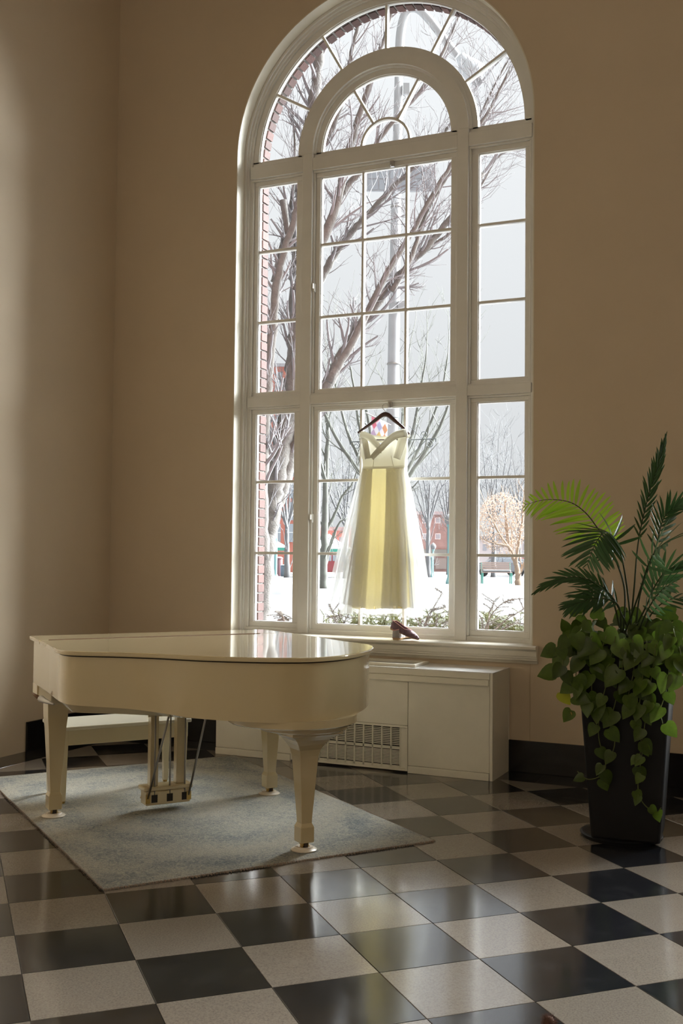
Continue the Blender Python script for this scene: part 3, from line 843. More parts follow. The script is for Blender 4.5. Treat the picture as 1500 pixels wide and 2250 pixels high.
# stepped round blocks over the tail leg
TF = Vector((1.069, 0.983, 0))
tc_ = TF+Vector((-0.060,-0.026,0))
MB().lathe([(0.325,0.664),(0.333,0.670),(0.333,0.706)], (tc_.x, tc_.y, 0), 64).build('tail_block', m_piano, piano, smooth=True, auto=True)
MB().lathe([(0.224,0.627),(0.232,0.633),(0.232,0.666)], (TF.x-0.012, TF.y-0.004, 0), 56).build('tail_block', m_piano, piano, smooth=True, auto=True)
def leg(cx, cy, tail, ztop):
    c0 = Vector((cx, cy, 0))
    def ring(s, z): return [c0+pn*a*s+pe*b*s+Vector((0,0,z)) for a, b in ((-.5,-.5),(.5,-.5),(.5,.5),(-.5,.5))]
    st = []
    if tail: st += [(0.285, ztop), (0.285, ztop-0.022), (0.268, ztop-0.024), (0.235, ztop-0.034), (0.190, ztop-0.052), (0.150, ztop-0.078), (0.120, ztop-0.105), (0.104, ztop-0.140), (0.100, ztop-0.160)]
    else: st += [(0.118, ztop), (0.112, ztop-0.10), (0.100, ztop-0.16)]
    st += [(0.060, 0.170), (0.0585, 0.150), (0.076, 0.130), (0.076, 0.056), (0.068, 0.052)]
    mb = MB(); V = []; F = []
    for s, z in st: V += ring(s, z)
    for i in range(len(st)-1):
        for k in range(4):
            a = 4*i+k; b = 4*i+(k+1) % 4; F.append((b, a, a+4, b+4))
    F += [(0,1,2,3), tuple(range(4*len(st)-1, 4*len(st)-5, -1))]
    mb.add(V, F)
    lg = mb.build('leg', m_piano, piano, bevel=0.003, recalc=True)
    w = MB(); d = pe
    w.obox(c0-pn*0.020-pe*0.016+Vector((0,0,0.036)), pn*0.040, pe*0.032, Vector((0,0,0.020)))
    for s in (-1, 1): w.obox(c0+pe*(s*0.015)-pn*0.010-pe*0.002+Vector((0,0,0.024)), pn*0.028, pe*0.004, Vector((0,0,0.022)))
    w.build('caster_fork', m_brass, lg, recalc=True)
    ax = pe*0.011
    w = MB().tube([c0+pn*0.010-ax+Vector((0,0,0.0425)), c0+pn*0.010+ax+Vector((0,0,0.0425))], 0.0165, 18); w.build('caster_wheel', mat('caster_rubber', (0.05,0.03,0.02), 0.4), lg, smooth=True, auto=True)
LEGS = ((TF.x, TF.y, True, 0.628), (-0.508, 0.962, False, 0.668), (0.315, 2.009, False, 0.668))
for a in LEGS: leg(*a)
for (x, y, t, z), wd in zip(LEGS, ('tail leg nearest the viewer', 'left front leg', 'far leg by the radiator')):
    c = MB().lathe([(0.066,0.0125),(0.067,0.016),(0.060,0.021),(0.047,0.024),(0.044,0.030),(0.030,0.030),(0.026,0.026)], (x, y, 0), 36)
    tag(c.build('caster_cup', m_cup, smooth=True, auto=True), 'white round caster cup under the piano\'s '+wd, 'caster cup', 'piano caster cups')
# pedal lyre
LY = Vector((-0.045, 1.395, 0))
ly = empty('x', (0,0,0)); bpy.data.objects.remove(ly)
def lb(n0, n1, e0, e1, z0, z1, mb=None):
    mb = mb or MB(); return mb.obox(LY+pn*n0+pe*e0+Vector((0,0,z0)), pn*(n1-n0), pe*(e1-e0), Vector((0,0,z1-z0)))
lyo = lb(-0.05, 0.05, -0.135, 0.135, 0.048, 0.128).build('pedal_lyre', m_piano, piano, bevel=0.006, recalc=True)
mb = MB(); lb(-0.06, 0.055, -0.15, 0.15, 0.129, 0.155, mb); mb.build('lyre_cap', m_piano, lyo, bevel=0.008, recalc=True)
for e0 in (-0.105, 0.055):
    lb(-0.025, 0.025, e0, e0+0.050, 0.154, 0.64).build('lyre_post', m_piano, lyo, bevel=0.004, recalc=True)
lb(-0.05, 0.05, -0.22, 0.22, 0.625, 0.666).build('lyre_top_block', m_pianod, lyo, bevel=0.005, recalc=True)
lb(0.026, 0.034, -0.125, 0.145, 0.555, 0.580).build('lyre_cross_rail', m_piano, lyo, bevel=0.002, recalc=True)
for e in (-0.085, 0.008, 0.100):
    p = LY+pn*0.046+pe*e
    MB().tube([p+Vector((0,0,0.075)), p+Vector((0,0,0.655))], 0.005, 8).build('pedal_rod', m_steel, lyo, smooth=True)
    lb(0.047, 0.052, e-0.018, e+0.018, 0.064, 0.108).build('pedal_slot_shade', m_dark, lyo, recalc=True)  # dark plate for the shade in the slot
    mb = MB(); q = LY+pe*e
    mb.tube([q+pn*(-0.04)+Vector((0,0,0.075)), q-pn*0.10+Vector((0,0,0.072)), q-pn*0.165+Vector((0,0,0.060))], [0.012,0.014,0.020], 10, flat=0.4)
    mb.build('pedal', m_brass, lyo, smooth=True)
for e, n1, e1 in ((-0.125, 0.20, -0.02), (0.125, 0.30, 0.16)):
    p = LY+pn*0.05+pe*e+Vector((0,0,0.09)); q = LY+pn*n1+pe*e1+Vector((0,0,0.735))
    MB().tube([p, q], 0.0065, 8).build('lyre_brace', m_steel, lyo, smooth=True)
    lb(0.05, 0.054, e-0.014, e+0.014, 0.062, 0.112).build('brace_plate', m_brass, lyo, recalc=True)
# small blocks and an action rail below the case
pbox(0.42, 0.62, 0.35, 0.98, 0.690, 0.735).build('action_rail', m_pianod, piano, bevel=0.004, recalc=True)
pbox(0.40, 0.50, 0.62, 0.75, 0.66, 0.70).build('trapwork_block', m_pianod, piano, bevel=0.003, recalc=True)

# ================================================================== bench behind the piano
BC = Vector((-0.559, 1.616, 0)); be = pe; bn = pn
bench = tag(empty('piano_bench', (BC.x, BC.y, 0)), 'ivory piano bench with polished top half hidden behind the piano', 'bench')
def bb(n0, n1, e0, e1, z0, z1): return MB().obox(BC+bn*n0+be*e0+Vector((0,0,z0)), bn*(n1-n0), be*(e1-e0), Vector((0,0,z1-z0)))
bb(-0.195, 0.195, -0.42, 0.42, 0.445, 0.468).build('seat', m_cush, bench, bevel=0.006, recalc=True)
for a in ((-0.18, 0.18, -0.40, -0.38), (-0.18, 0.18, 0.38, 0.40), (-0.18, -0.16, -0.38, 0.38), (0.16, 0.18, -0.38, 0.38)):
    bb(*a, 0.355, 0.445).build('apron', m_bench, bench, bevel=0.002, recalc=True)
for sn in (-1, 1):
    for se in (-1, 1):
        mb = MB(); V = []; F = []
        c = BC+bn*sn*0.158+be*se*0.376
        for s, z in ((0.046, 0.444), (0.044, 0.34), (0.030, 0.024)):
            V += [c+bn*a*s+be*b*s+Vector((0,0,z)) for a, b in ((-.5,-.5),(.5,-.5),(.5,.5),(-.5,.5))]
        for i in range(2):
            for k in range(4): F.append((4*i+(k+1)%4, 4*i+k, 4*i+k+4, 4*i+(k+1)%4+4))
        F += [(0,1,2,3),(11,10,9,8)]
        z0 = 0.012 if True else 0
        lg = mb.add(V, F).build('leg', m_bench, bench, bevel=0.002, recalc=True)
        MB().lathe([(0.014,0.0125 if True else 0),(0.016,0.026)], (c.x, c.y, 0), 12).build('foot_cap', m_brass, lg)
kn = BC-be*0.402+bn*0.02+Vector((0,0,0.40))
MB().tube([kn, kn-be*0.03], [0.014, 0.018], 12).build('height_knob', m_black, bench)

# ================================================================== gown on its hanger
m_wood = mat('mahogany_hanger', (0.045, 0.012, 0.012), 0.28, coat=0.4)
m_satin = mat('ivory_satin', (0.82, 0.80, 0.70), 0.42, transl=0.30, sheen=0.2)
m_lining = mat('ivory_skirt_satin', (0.86, 0.79, 0.52), 0.5, transl=0.66)
m_tulle = mat('sheer_tulle', (0.86, 0.87, 0.88), 0.8, transl=0.5, alpha=0.40, spec=0.0)
YD = 3.50; XD = 0.458
def dp(px, py, dy=0.0): return at_y(px, py, YD+dy)
hang = tag(empty('clothes_hanger', dp(846, 912)), 'dark mahogany clothes hanger hooked on the window catch', 'hanger')
hp = catmull([dp(*q) for q in ((786,951),(797,943),(812,932.5),(826,922),(838,913),(846,910.5),(854,913),(864,922),(876,932),(889,943),(899,954))], 6)
mb = MB(); V = []; F = []; nh = len(hp)
for i, p in enumerate(hp):
    t = (hp[min(i+1,nh-1)]-hp[max(i-1,0)]).normalized(); s = i/(nh-1); w = lerp(0.008, 0.019, 1-abs(s-0.5)*2)
    up = Vector((-t.z, 0, t.x)).normalized()
    if up.z < 0: up = -up
    d = lerp(0.005, 0.009, 1-abs(s-0.5)*2)
    for k in range(10):
        a = 2*math.pi*k/10; V.append(p+up*w*math.cos(a)+Vector((0,d,0))*math.sin(a))
for i in range(nh-1):
    for k in range(10): F.append((10*i+k, 10*i+(k+1)%10, 10*i+(k+1)%10+10, 10*i+k+10))
F += [tuple(range(9,-1,-1)), tuple(range(10*nh-10, 10*nh))]
mb.add(V, F).build('hanger_body', m_wood, hang, smooth=True, recalc=True)
hk = catmull([dp(846,911), dp(845.5,903), dp(841,898), dp(839.5,893,0.03), dp(843,888.5,0.06), dp(849,888,0.07), dp(853,892,0.07)], 6)
MB().tube(hk, 0.0022, 8).build('hook', m_chrome, hang, smooth=True)
MB().tube([dp(812,966.5,0.012), dp(884,966.5,0.012)], 0.005, 8).build('hanger_bar', m_wood, hang, smooth=True)
for a, b in (((790,948),(792,962)), ((893,950),(889,962))):
    MB().tube([dp(*a,-0.006), dp(*b,-0.012)], 0.0018, 6).build('loop', m_satin, hang)

dress = tag(empty('wedding_dress', Vector((XD, YD, 1.05))), 'ivory off shoulder wedding gown with sheer skirt hanging before the window', 'dress')
def ell(a, b, th, z, cx=XD, cy=YD): return (cx+a*math.cos(th), cy+b*math.sin(th), z)
# bodice (front towards the room is -y)
rows = []; NT = 72
for i in range(19):
    t = i/18; row = []
    for k in range(NT):
        th = 2*math.pi*k/NT
        fr_ = max(0, -math.sin(th)); c = abs(math.cos(th))
        ztop = 2.345+0.035*math.exp(-((c-0.48)/0.22)**2)*(1 if math.sin(th) < 0 else 0.3)-0.045*math.exp(-(c/0.16)**2)*fr_
        zl = 2.170-0.014*math.exp(-(c/0.5)**2)*fr_
        z = lerp(zl, ztop, t)
        a = interp([(0,0.172),(0.3,0.176),(0.7,0.190),(1,0.188)], t); b = interp([(0,0.070),(0.45,0.085),(0.8,0.082),(1,0.066)], t)
        bust = 0.016*math.exp(-((t-0.68)/0.25)**2)*math.exp(-((c-0.45)/0.25)**2)*fr_
        row.append(ell(a, b+bust, th, z))
    rows.append(row)
bo = MB().grid(rows, True).build('bodice', m_satin, dress, smooth=True)
def ribbon(path, w0, w1, name, bulge=0.02, yo=-0.10, fold=0.008, n=7):
    P = catmull(path, 7); rows = []
    for i, p in enumerate(P):
        t = (P[min(i+1,len(P)-1)]-P[max(i-1,0)]).normalized(); s = i/(len(P)-1)
        nr = Vector((-t.z, 0, t.x)).normalized(); w = lerp(w0, w1, s)
        row = []
        for k in range(n):
            v = k/(n-1)-0.5
            row.append(p+nr*w*v+Vector((0, -bulge*math.cos(v*math.pi)+fold*math.sin(v*9), 0)))
        rows.append(row)
    return MB().grid(rows).build(name, m_satin, bo, smooth=True, solid=0.004)
ribbon([dp(896,951,-0.05),dp(885,952,-0.085),dp(868,957,-0.10),dp(852,969,-0.105),dp(837,985,-0.105),(dp(826,996,-0.10)),dp(817,1006,-0.085)], 0.066, 0.044, 'neck_band')
ribbon([dp(793,956,-0.045),dp(802,957,-0.075),dp(813,962,-0.088),dp(824,973,-0.092),dp(834,984,-0.09),dp(841,992,-0.085)], 0.060, 0.040, 'neck_band')
ribbon([dp(885,951,-0.03),dp(884,966,-0.080),dp(879,985,-0.092),dp(872,1008,-0.086)], 0.082, 0.060, 'sleeve_cuff', 0.012, fold=0.004)
ribbon([dp(799,955,-0.03),dp(801,968,-0.070),dp(804,985,-0.082),dp(808,1008,-0.080)], 0.052, 0.050, 'sleeve_cuff', 0.010, fold=0.004)
ribbon([dp(899,954,0.02),dp(880,960,0.07),dp(845,966,0.085),dp(812,962,0.07),dp(792,957,0.02)], 0.05, 0.05, 'back_band', bulge=-0.01)
for px0, px1 in ((822,819),(859,865)):
    MB().tube([dp(px0,1001,-0.097), dp((px0+px1)/2,1015,-0.094), dp(px1,1028,-0.082)], 0.0016, 5).build('dart_seam', mat('beige_seam_thread', (0.55,0.5,0.36), 0.7), bo)  # dart seams in thread darker than the satin
# skirt lining: broad box pleats
def skirt(zt, zbm, a0, b0, a1, b1, folds, amp, NT, nr, phase, hem=0.0, skew=0.0, cxo=0.0):
    rows = []
    for i in range(nr+1):
        t = i/nr; row = []
        e = t**0.82
        for k in range(NT):
            th = 2*math.pi*k/NT
            f = math.sin(folds*th+phase+0.7*math.sin(3*th))
            f = math.copysign(abs(f)**0.6, f)+0.35*math.sin(folds*2.3*th+phase*2)
            r = 1+amp*f*min(1, t*1.6+0.03)
            z = lerp(zt-0.012*max(0,-math.sin(th)), zbm+hem*math.sin(th*5+1.0)+skew*math.cos(th), t)
            row.append((XD+cxo*t+lerp(a0,a1,e)*r*math.cos(th), YD+lerp(b0,b1,e)*r*math.sin(th), z))
        rows.append(row)
    return MB().grid(rows, True)
skirt(2.172, 1.110, 0.156, 0.062, 0.225, 0.105, 7, 0.17, 240, 26, 0.9, 0.005, 0.01, -0.008).build('skirt_lining', m_lining, dress, smooth=True)
skirt(2.176, 1.130, 0.172, 0.070, 0.400, 0.150, 15, 0.07, 260, 26, 1.3, 0.008, -0.006, -0.040).build('tulle_overlay', m_tulle, dress, smooth=True)
skirt(2.172, 1.055, 0.169, 0.068, 0.300, 0.135, 11, 0.10, 220, 24, 2.2, 0.008, -0.006, -0.012).build('tulle_underlay', m_tulle, dress, smooth=True)
m_overs = mat('ivory_overskirt_satin', (0.74, 0.71, 0.60), 0.5, transl=0.34)
def overpanel(a0, a1, wav):                     # satin pleats lying over the lining at either side of the centre
    rows = []
    for i in range(25):
        t = i/24; e = t**0.82; row = []
        for k in range(25):
            s_ = k/24; th = math.radians(lerp(a0, a1, s_)+4*math.sin(2.2*t+wav)); r = 1.10+0.05*math.sin(s_*math.pi*5+wav)*min(1, t*1.5)
            row.append((XD-0.006*t+lerp(0.160,0.228,e)*r*math.cos(th), YD+lerp(0.066,0.112,e)*r*math.sin(th), lerp(2.168-0.012*max(0,-math.sin(th)), 1.112, t)))
        rows.append(row)
    MB().grid(rows).build('skirt_pleat', m_overs, dress, smooth=True)
overpanel(186, 247, 0.3); overpanel(281, 338, 1.4)
MB().grid([[ell(0.175,0.073,2*math.pi*k/60,z-0.012*max(0,-math.sin(2*math.pi*k/60))) for k in range(60)] for z in (2.163, 2.172, 2.181)], True).build('waist_seam', m_satin, dress, smooth=True)

# ================================================================== a pair of glitter flats on the sill
def glit(name, c1, c2):
    m = mat(name, c1, 0.35, metal=0.55, col2=c2, c2amt=0.7, vscale=420, bump=0.5, bscale=500); return m
m_glit = glit('silver_glitter', (0.20,0.17,0.17,1), (0.62,0.58,0.57,1))
m_glitp = glit('plum_glitter', (0.12,0.06,0.08,1), (0.36,0.24,0.28,1))
m_pink = mat('pink_lining', (0.75,0.42,0.40), 0.6)
m_sole = mat('tan_sole', (0.42,0.27,0.13), 0.6)
def shoe(name, M4, label, mat_up):
    # local: heel at x=0, toe at x=0.24, y across, z up
    root = empty(name, M4.translation)
    prof = [(0.0,0.022,0.056),(0.010,0.030,0.060),(0.04,0.031,0.056),(0.08,0.030,0.048),(0.12,0.034,0.044),(0.155,0.037,0.043),(0.19,0.030,0.036),(0.215,0.018,0.026),(0.236,0.006,0.014)]
    rows = []; NN = 14
    for x, w, h in prof:
        row = []
        for k in range(NN+1):
            a = math.pi*k/NN                      # from one side over the top to the other
            op = x < 0.150
            if op:                               # open topline: walls only
                s = -1 if k <= NN/2 else 1
                kk = k if k <= NN/2 else NN-k
                t = kk/(NN/2); row.append((x, s*(w*(1-0.15*t*t)), 0.004+h*t*(1.0 if x < 0.05 else lerp(1.0, 0.80, (x-0.05)/0.1))))
            else: row.append((x, -w*math.cos(a), 0.004+h*math.sin(a)**0.8))
        rows.append(row)
    up = MB()
    for i in range(len(rows)-1):
        both = prof[i][0] < 0.150 and prof[i+1][0] < 0.156
        for k in range(NN):
            if both and k == NN//2-0: continue
            if both and k in (NN//2, ): continue
            a = rows[i]; b = rows[i+1]
            up.add([a[k], b[k], b[k+1], a[k+1]], [(0,1,2,3)])
    # heel counter
    h = rows[0]
    up.add([h[0], *h[1:NN//2+1]]+[h[k] for k in range(NN//2+1, NN+1)], [tuple(range(NN+1))])
    me = up.mesh('upper', mat_up, True)
    o = link('upper', me, root, M4); md = o.modifiers.new('solidify', 'SOLIDIFY'); md.thickness = 0.002
    so = MB().prism([(x, -w*1.02) for x, w, _ in prof]+[(x, w*1.02) for x, w, _ in prof[::-1]], 0, 0.005)
    so.prism([(0.002,-0.022),(0.05,-0.028),(0.05,0.028),(0.002,0.022)], -0.008, 0.0)
    link('sole', so.mesh('sole', m_sole), root, M4)
    ins = MB().prism([(x, -w*0.9) for x, w, _ in prof[:7]]+[(x, w*0.9) for x, w, _ in prof[:7][::-1]], 0.006, 0.009)
    link('insole', ins.mesh('insole', m_pink), root, M4)
    tl = []
    for i in range(0, 6): tl.append(rows[i][NN//2])
    tl2 = [rows[i][NN//2+1] for i in range(0, 6)]
    edge = tl[::-1]+tl2
    link('topline', MB().tube(edge, 0.0028, 6).mesh('topline', m_pink, True), root, M4)
    tag(root, label, 'shoe', 'pair of flats on the sill')
    return root
zs_ = 0.8855
# first stands on the sill with its heel towards the room; the other leans across it, toe down to the right
p1 = at_y(873.5, 1403, 3.43)
A = Matrix.Translation((p1.x, 3.388, zs_+0.009)) @ Matrix.Rotation(math.radians(84), 4, 'Z') @ Matrix.Scale(1.12, 4)
shoe('flat_shoe', A, 'silver glitter flat standing with its heel to the room', m_glit)
ta = at_y(920.5, 1407.5, 3.415)
hl = at_y(869.5, 1388, 3.425)
xa = (Vector((ta.x, 3.408, zs_+0.004))-Vector((hl.x, 3.425, zs_+0.072))).normalized()
ya = Vector((0.1, 1, 0.12)); ya = (ya-xa*ya.dot(xa)).normalized(); za = xa.cross(ya)
B4 = Matrix((xa, ya, za)).transposed().to_4x4(); B4.translation = Vector((ta.x, 3.408, zs_+0.004))-xa*0.238
shoe('flat_shoe', B4, 'plum and silver glitter flat leaning over the other, toe down', m_glitp)
# ================================================================== tall planter with palm and trailing vine
PC = Vector((2.505, 2.035, 0)); PR = Matrix.Rotation(math.radians(4), 3, 'Z')
pot = tag(empty('planter', (PC.x, PC.y, 0)), 'tall tapered square black planter holding the palm', 'planter')
def pring(h, z, r=0.0):
    P = []
    for sx, sy in ((-1,-1),(1,-1),(1,1),(-1,1)):
        c = Vector((sx*(h-r), sy*(h-r), 0)); a0 = {(-1,-1):180, (1,-1):270, (1,1):0, (-1,1):90}[(sx,sy)]
        for k in range(5):
            a = math.radians(a0+90*k/4); P.append(PC+PR @ (c+Vector((math.cos(a)*r, math.sin(a)*r, 0)))+Vector((0,0,z)))
    return P
PH = 1.072
mb = MB(); st = [(0.176, 0.022), (0.178, 0.03), (0.246, PH-0.03), (0.252, PH-0.028), (0.252, PH), (0.232, PH), (0.226, PH-0.06)]
mb.grid([pring(h, z, 0.018) for h, z in st], True)
mb.add(pring(0.176, 0.022, 0.018), [tuple(range(19, -1, -1))])
mb.build('pot_body', m_pot, pot, recalc=True)
mb = MB().add(pring(0.229, PH-0.045, 0.01), [tuple(range(20))]); mb.build('soil', m_soil, pot)
MB().lathe([(0.18,0.0),(0.212,0.0),(0.220,0.018),(0.214,0.022),(0.18,0.020)], (PC.x-0.036, PC.y-0.004, 0), 48).build('saucer', m_pot, pot, smooth=True, auto=True)

m_leaf = mat('palm_green', (0.035, 0.085, 0.022), 0.30, transl=0.28, rnd=0.25, spec=0.5)
m_leafb = mat('palm_backlit_green', (0.44, 0.70, 0.06), 0.42, transl=0.75, rnd=0.12)  # backlight through this frond is put into a lighter leaf colour
m_stem = mat('palm_stem', (0.035, 0.05, 0.018), 0.6, spec=0.2)
m_viner = mat('vine_leaf_green', (0.072, 0.120, 0.012), 0.30, transl=0.36, rnd=0.35, var=0.15, vscale=30)
m_viney = mat('vine_leaf_yellow', (0.50, 0.52, 0.03), 0.4, transl=0.5, rnd=0.2)
m_vines = mat('vine_stem', (0.12, 0.14, 0.045), 0.7, spec=0.2)
m_brown = mat('withered_leaf', (0.42, 0.26, 0.06), 0.6)
# unit leaflet: along +x, length 1, blade folded along the rib
def leaflet_mesh(mt):
    V = []; F = []
    st = [(0,0.012,0),(0.10,0.042,0.004),(0.30,0.056,0.0),(0.60,0.052,-0.02),(0.85,0.032,-0.05),(1.0,0.003,-0.08)]
    for x, w, z in st: V += [(x,-w,z+w*0.45),(x,0,z),(x,w,z+w*0.45)]
    for i in range(len(st)-1):
        a = 3*i; F += [(a,a+3,a+4,a+1),(a+1,a+4,a+5,a+2)]
    return MB().add(V, F).mesh('leaflet', mt, True)
lf_d, lf_b = leaflet_mesh(m_leaf), leaflet_mesh(m_leafb)
palm = tag(empty('potted_palm', (PC.x, PC.y, PH-0.045)), 'feathery green palm growing from the black planter', 'palm')
NLEAF = [0]
def frond(pts, ll, nl, nrm, data, t0=0.35, spread=55, side=(1.0, 1.0), droop=0.15, prof=None, rad=0.006):
    # pts = [(px, py, y-plane)...] from the base to the tip
    base = PC+Vector((random.uniform(-0.05,0.05), random.uniform(-0.05,0.05), PH-0.05))
    P = catmull([base]+[at_y(*q) for q in pts], 10)
    n = len(P)
    ra = MB().tube(P, [lerp(rad, 0.0014, i/(n-1)) for i in range(n)], 6).build('frond', m_stem, palm, smooth=True)
    nrm = Vector(nrm).normalized()
    for k in range(nl):
        t = lerp(t0, 0.995, k/(nl-1)); x = t*(n-1); i = min(int(x), n-2); p = P[i].lerp(P[i+1], x-i)
        T = (P[min(i+2,n-1)]-P[max(i-1,0)]).normalized(); S = T.cross(nrm).normalized(); Nn = S.cross(T).normalized()
        s = (t-t0)/(1-t0)
        L_ = ll*(prof(s) if prof else (math.sin(math.pi*min(1, 0.18+0.80*s))**0.7))
        for sd in (-1, 1):
            ang = math.radians(lerp(spread+12, spread-28, s)+random.uniform(-5, 5))
            D = (T*math.cos(ang)+S*sd*math.sin(ang)-Vector((0,0,1))*droop*random.uniform(0.6,1.3)+Nn*random.uniform(-.06,.10)).normalized()
            Y_ = Nn.cross(D).normalized(); Z_ = D.cross(Y_)
            l = max(0.02, L_*side[0 if sd < 0 else 1]*random.uniform(0.92,1.06))
            M4 = Matrix((D*l, Y_*l*1.15*(0.14/max(l,0.07))**0.5, Z_*l)).transposed().to_4x4(); M4.translation = p
            o = link('leaflet', data, ra); o.matrix_basis = M4; NLEAF[0] += 1
frond([(1372,1300,2.08),(1350,1225,2.14),(1334,1190,2.18),(1312,1160,2.22),(1285,1126,2.27),(1250,1103,2.33),(1200,1098,2.40),(1153,1109,2.46)], 0.235, 25, (0.25,-0.85,0.30), lf_b, 0.36, 66, (1.0, 0.85), 0.02)
frond([(1378,1300,2.0),(1365,1225,1.92),(1345,1178,1.86),(1325,1172,1.78),(1305,1200,1.72),(1290,1240,1.68)], 0.22, 18, (0.05,-0.75,0.62), lf_d, 0.42, 72, (1,1), 0.28)
frond([(1392,1300,2.05),(1402,1190,2.10),(1424,1090,2.14),(1446,1020,2.18),(1464,953,2.22)], 0.125, 24, (0.75,-0.6,0.1), lf_d, 0.42, 30, (1,1), -0.10)
frond([(1405,1310,2.08),(1440,1205,2.15),(1455,1145,2.2),(1478,1118,2.2),(1515,1106,2.2)], 0.15, 17, (0.75,-0.4,0.3), lf_d, 0.40, 38, (1,1), 0.12)
frond([(1398,1320,1.95),(1424,1240,1.88),(1445,1205,1.82),(1470,1190,1.75)], 0.20, 9, (0.2,-0.6,0.7), lf_d, 0.48, 60, (1,1), 0.1)
frond([(1345,1318,2.0),(1312,1283,2.0),(1262,1268,2.0),(1212,1280,2.0),(1172,1303,2.0)], 0.135, 18, (0.1,-0.75,0.6), lf_d, 0.30, 28, (1,1), 0.06)
frond([(1360,1335,1.95),(1320,1315,1.88),(1280,1322,1.82),(1243,1337,1.78)], 0.15, 13, (0.1,-0.75,0.6), lf_d, 0.30, 40, (1,1), 0.12)
frond([(1350,1320,2.0),(1325,1298,1.95),(1300,1300,1.9),(1284,1312,1.88)], 0.17, 11, (0.1,-0.6,0.8), lf_d, 0.30, 55, (1,1), 0.15)
frond([(1420,1330,2.02),(1440,1285,2.0),(1466,1252,2.0),(1510,1236,2.0)], 0.16, 13, (0.3,-0.6,0.7), lf_d, 0.32, 42, (1,1), 0.1)
frond([(1420,1345,1.92),(1450,1300,1.85),(1482,1278,1.8)], 0.18, 10, (0.1,-0.6,0.75), lf_d, 0.34, 58, (1,1), 0.1)
frond([(1430,1350,2.1),(1470,1318,2.15),(1520,1318,2.2)], 0.13, 8, (0.1,-0.4,0.85), lf_d, 0.35, 55, (1,1), 0.1)

# ---- trailing vine spilling over the rim
def heart_mesh(mt):
    V = []; F = []
    st = [(-0.06,0.20),(0.0,0.33),(0.10,0.42),(0.25,0.44),(0.45,0.39),(0.65,0.28),(0.83,0.14),(1.0,0.0)]
    for x, w in st: V += [(x,-w,w*0.28-0.10*x*x),(x if x > 0 else 0.02,0,-0.10*x*x),(x,w,w*0.28-0.10*x*x)]
    for i in range(len(st)-1):
        a = 3*i; F += [(a,a+3,a+4,a+1),(a+1,a+4,a+5,a+2)]
    return MB().add(V, F).mesh('leaf', mt, True)
hm = [heart_mesh(m_viner), heart_mesh(m_viney), heart_mesh(m_brown)]
vine = tag(empty('trailing_vine', (PC.x, PC.y, PH-0.045)), 'trailing pothos vine with heart shaped leaves spilling over the planter', 'vine')
def leaf(p, tip, nrm, size, kind=0):
    tip = Vector(tip).normalized(); nrm = Vector(nrm); nrm = (nrm-tip*nrm.dot(tip)).normalized(); Y_ = nrm.cross(tip)
    M4 = Matrix((tip*size, Y_*size, nrm*size)).transposed().to_4x4(); M4.translation = p
    o = link('leaf', hm[kind], vine); o.matrix_basis = M4
def front_y(z): return PC.y-lerp(0.178, 0.250, max(0, min(1, z/PH)))
def onpot(px, py, off=0.03):
    p = at_y(px, py, 1.80)
    for _ in range(3): p = at_y(px, py, front_y(p.z)-off)
    return p
def strand(pix, size0, size1, step, kinds=(0,), off=0.03, jit=0.02):
    P = catmull([at_y(pix[0][0], pix[0][1]-12, 1.93)]+[onpot(*q, off+random.uniform(0,0.02)) for q in pix], 8)
    MB().tube(P, 0.0028, 5).build('vine_stem', m_vines, vine, smooth=True)
    d = 0; tot = sum((b-a).length for a, b in zip(P, P[1:])); last = 0; sd = 1
    for a, b in zip(P, P[1:]):
        d += (b-a).length
        if d-last > step:
            last = d; sd = -sd; T = (b-a).normalized()
            s = lerp(size0, size1, d/tot)*random.uniform(0.8, 1.15)
            tip = T*0.5+RGT*sd*random.uniform(0.3,0.9)+Vector((0,0,-0.55))+Vector((0,-0.15,0))
            leaf(b+Vector((random.uniform(-jit,jit), -0.01, random.uniform(-jit,jit))), tip, (random.uniform(-.5,.5), -1, random.uniform(0.0,0.9)), s, random.choice(kinds))
strand([(1352,1400),(1340,1450),(1332,1500),(1318,1560),(1315,1620),(1330,1680),(1318,1705),(1290,1712),(1268,1695)], 0.115, 0.07, 0.085)
strand([(1370,1410),(1366,1470),(1352,1540),(1340,1590),(1350,1630),(1340,1665),(1322,1690)], 0.125, 0.085, 0.10)
strand([(1420,1420),(1410,1500),(1402,1580),(1410,1650),(1403,1700),(1402,1740),(1415,1768),(1440,1785),(1452,1775)], 0.10, 0.065, 0.055)
strand([(1440,1420),(1430,1490),(1420,1560),(1412,1620),(1405,1660)], 0.105, 0.06, 0.06)
strand([(1300,1400),(1275,1440),(1265,1490),(1280,1540),(1300,1560)], 0.11, 0.10, 0.06, (0,), 0.05)
strand([(1275,1385),(1248,1410),(1236,1450),(1240,1500)], 0.10, 0.09, 0.055, (0,), 0.07)
strand([(1330,1400),(1310,1460),(1300,1520),(1330,1560)], 0.12, 0.11, 0.075)
strand([(1460,1400),(1470,1450),(1462,1520),(1450,1560),(1455,1590)], 0.11, 0.09, 0.07)
strand([(1390,1410),(1392,1470),(1380,1530),(1385,1570)], 0.115, 0.095, 0.07)
strand([(1480,1390),(1495,1440),(1490,1500)], 0.11, 0.10, 0.07)
for k in range(74):                              # the dense cushion over the rim
    px = random.uniform(1252, 1512); t = random.random(); py = lerp(1345, 1440, t)+random.uniform(-12, 12)
    if px < 1300: py += 12
    if 1300 < px < 1372 and py < 1392 and random.random() < 0.6: continue
    Yp = lerp(2.22, 1.76, t)
    p = at_y(px, py, Yp)
    leaf(p, (random.uniform(-.9,.9), -0.35, random.uniform(-1.0,0.1)), (random.uniform(-.6,.6), -0.8, random.uniform(0.1,1.0)), random.uniform(0.085,0.125), 0)
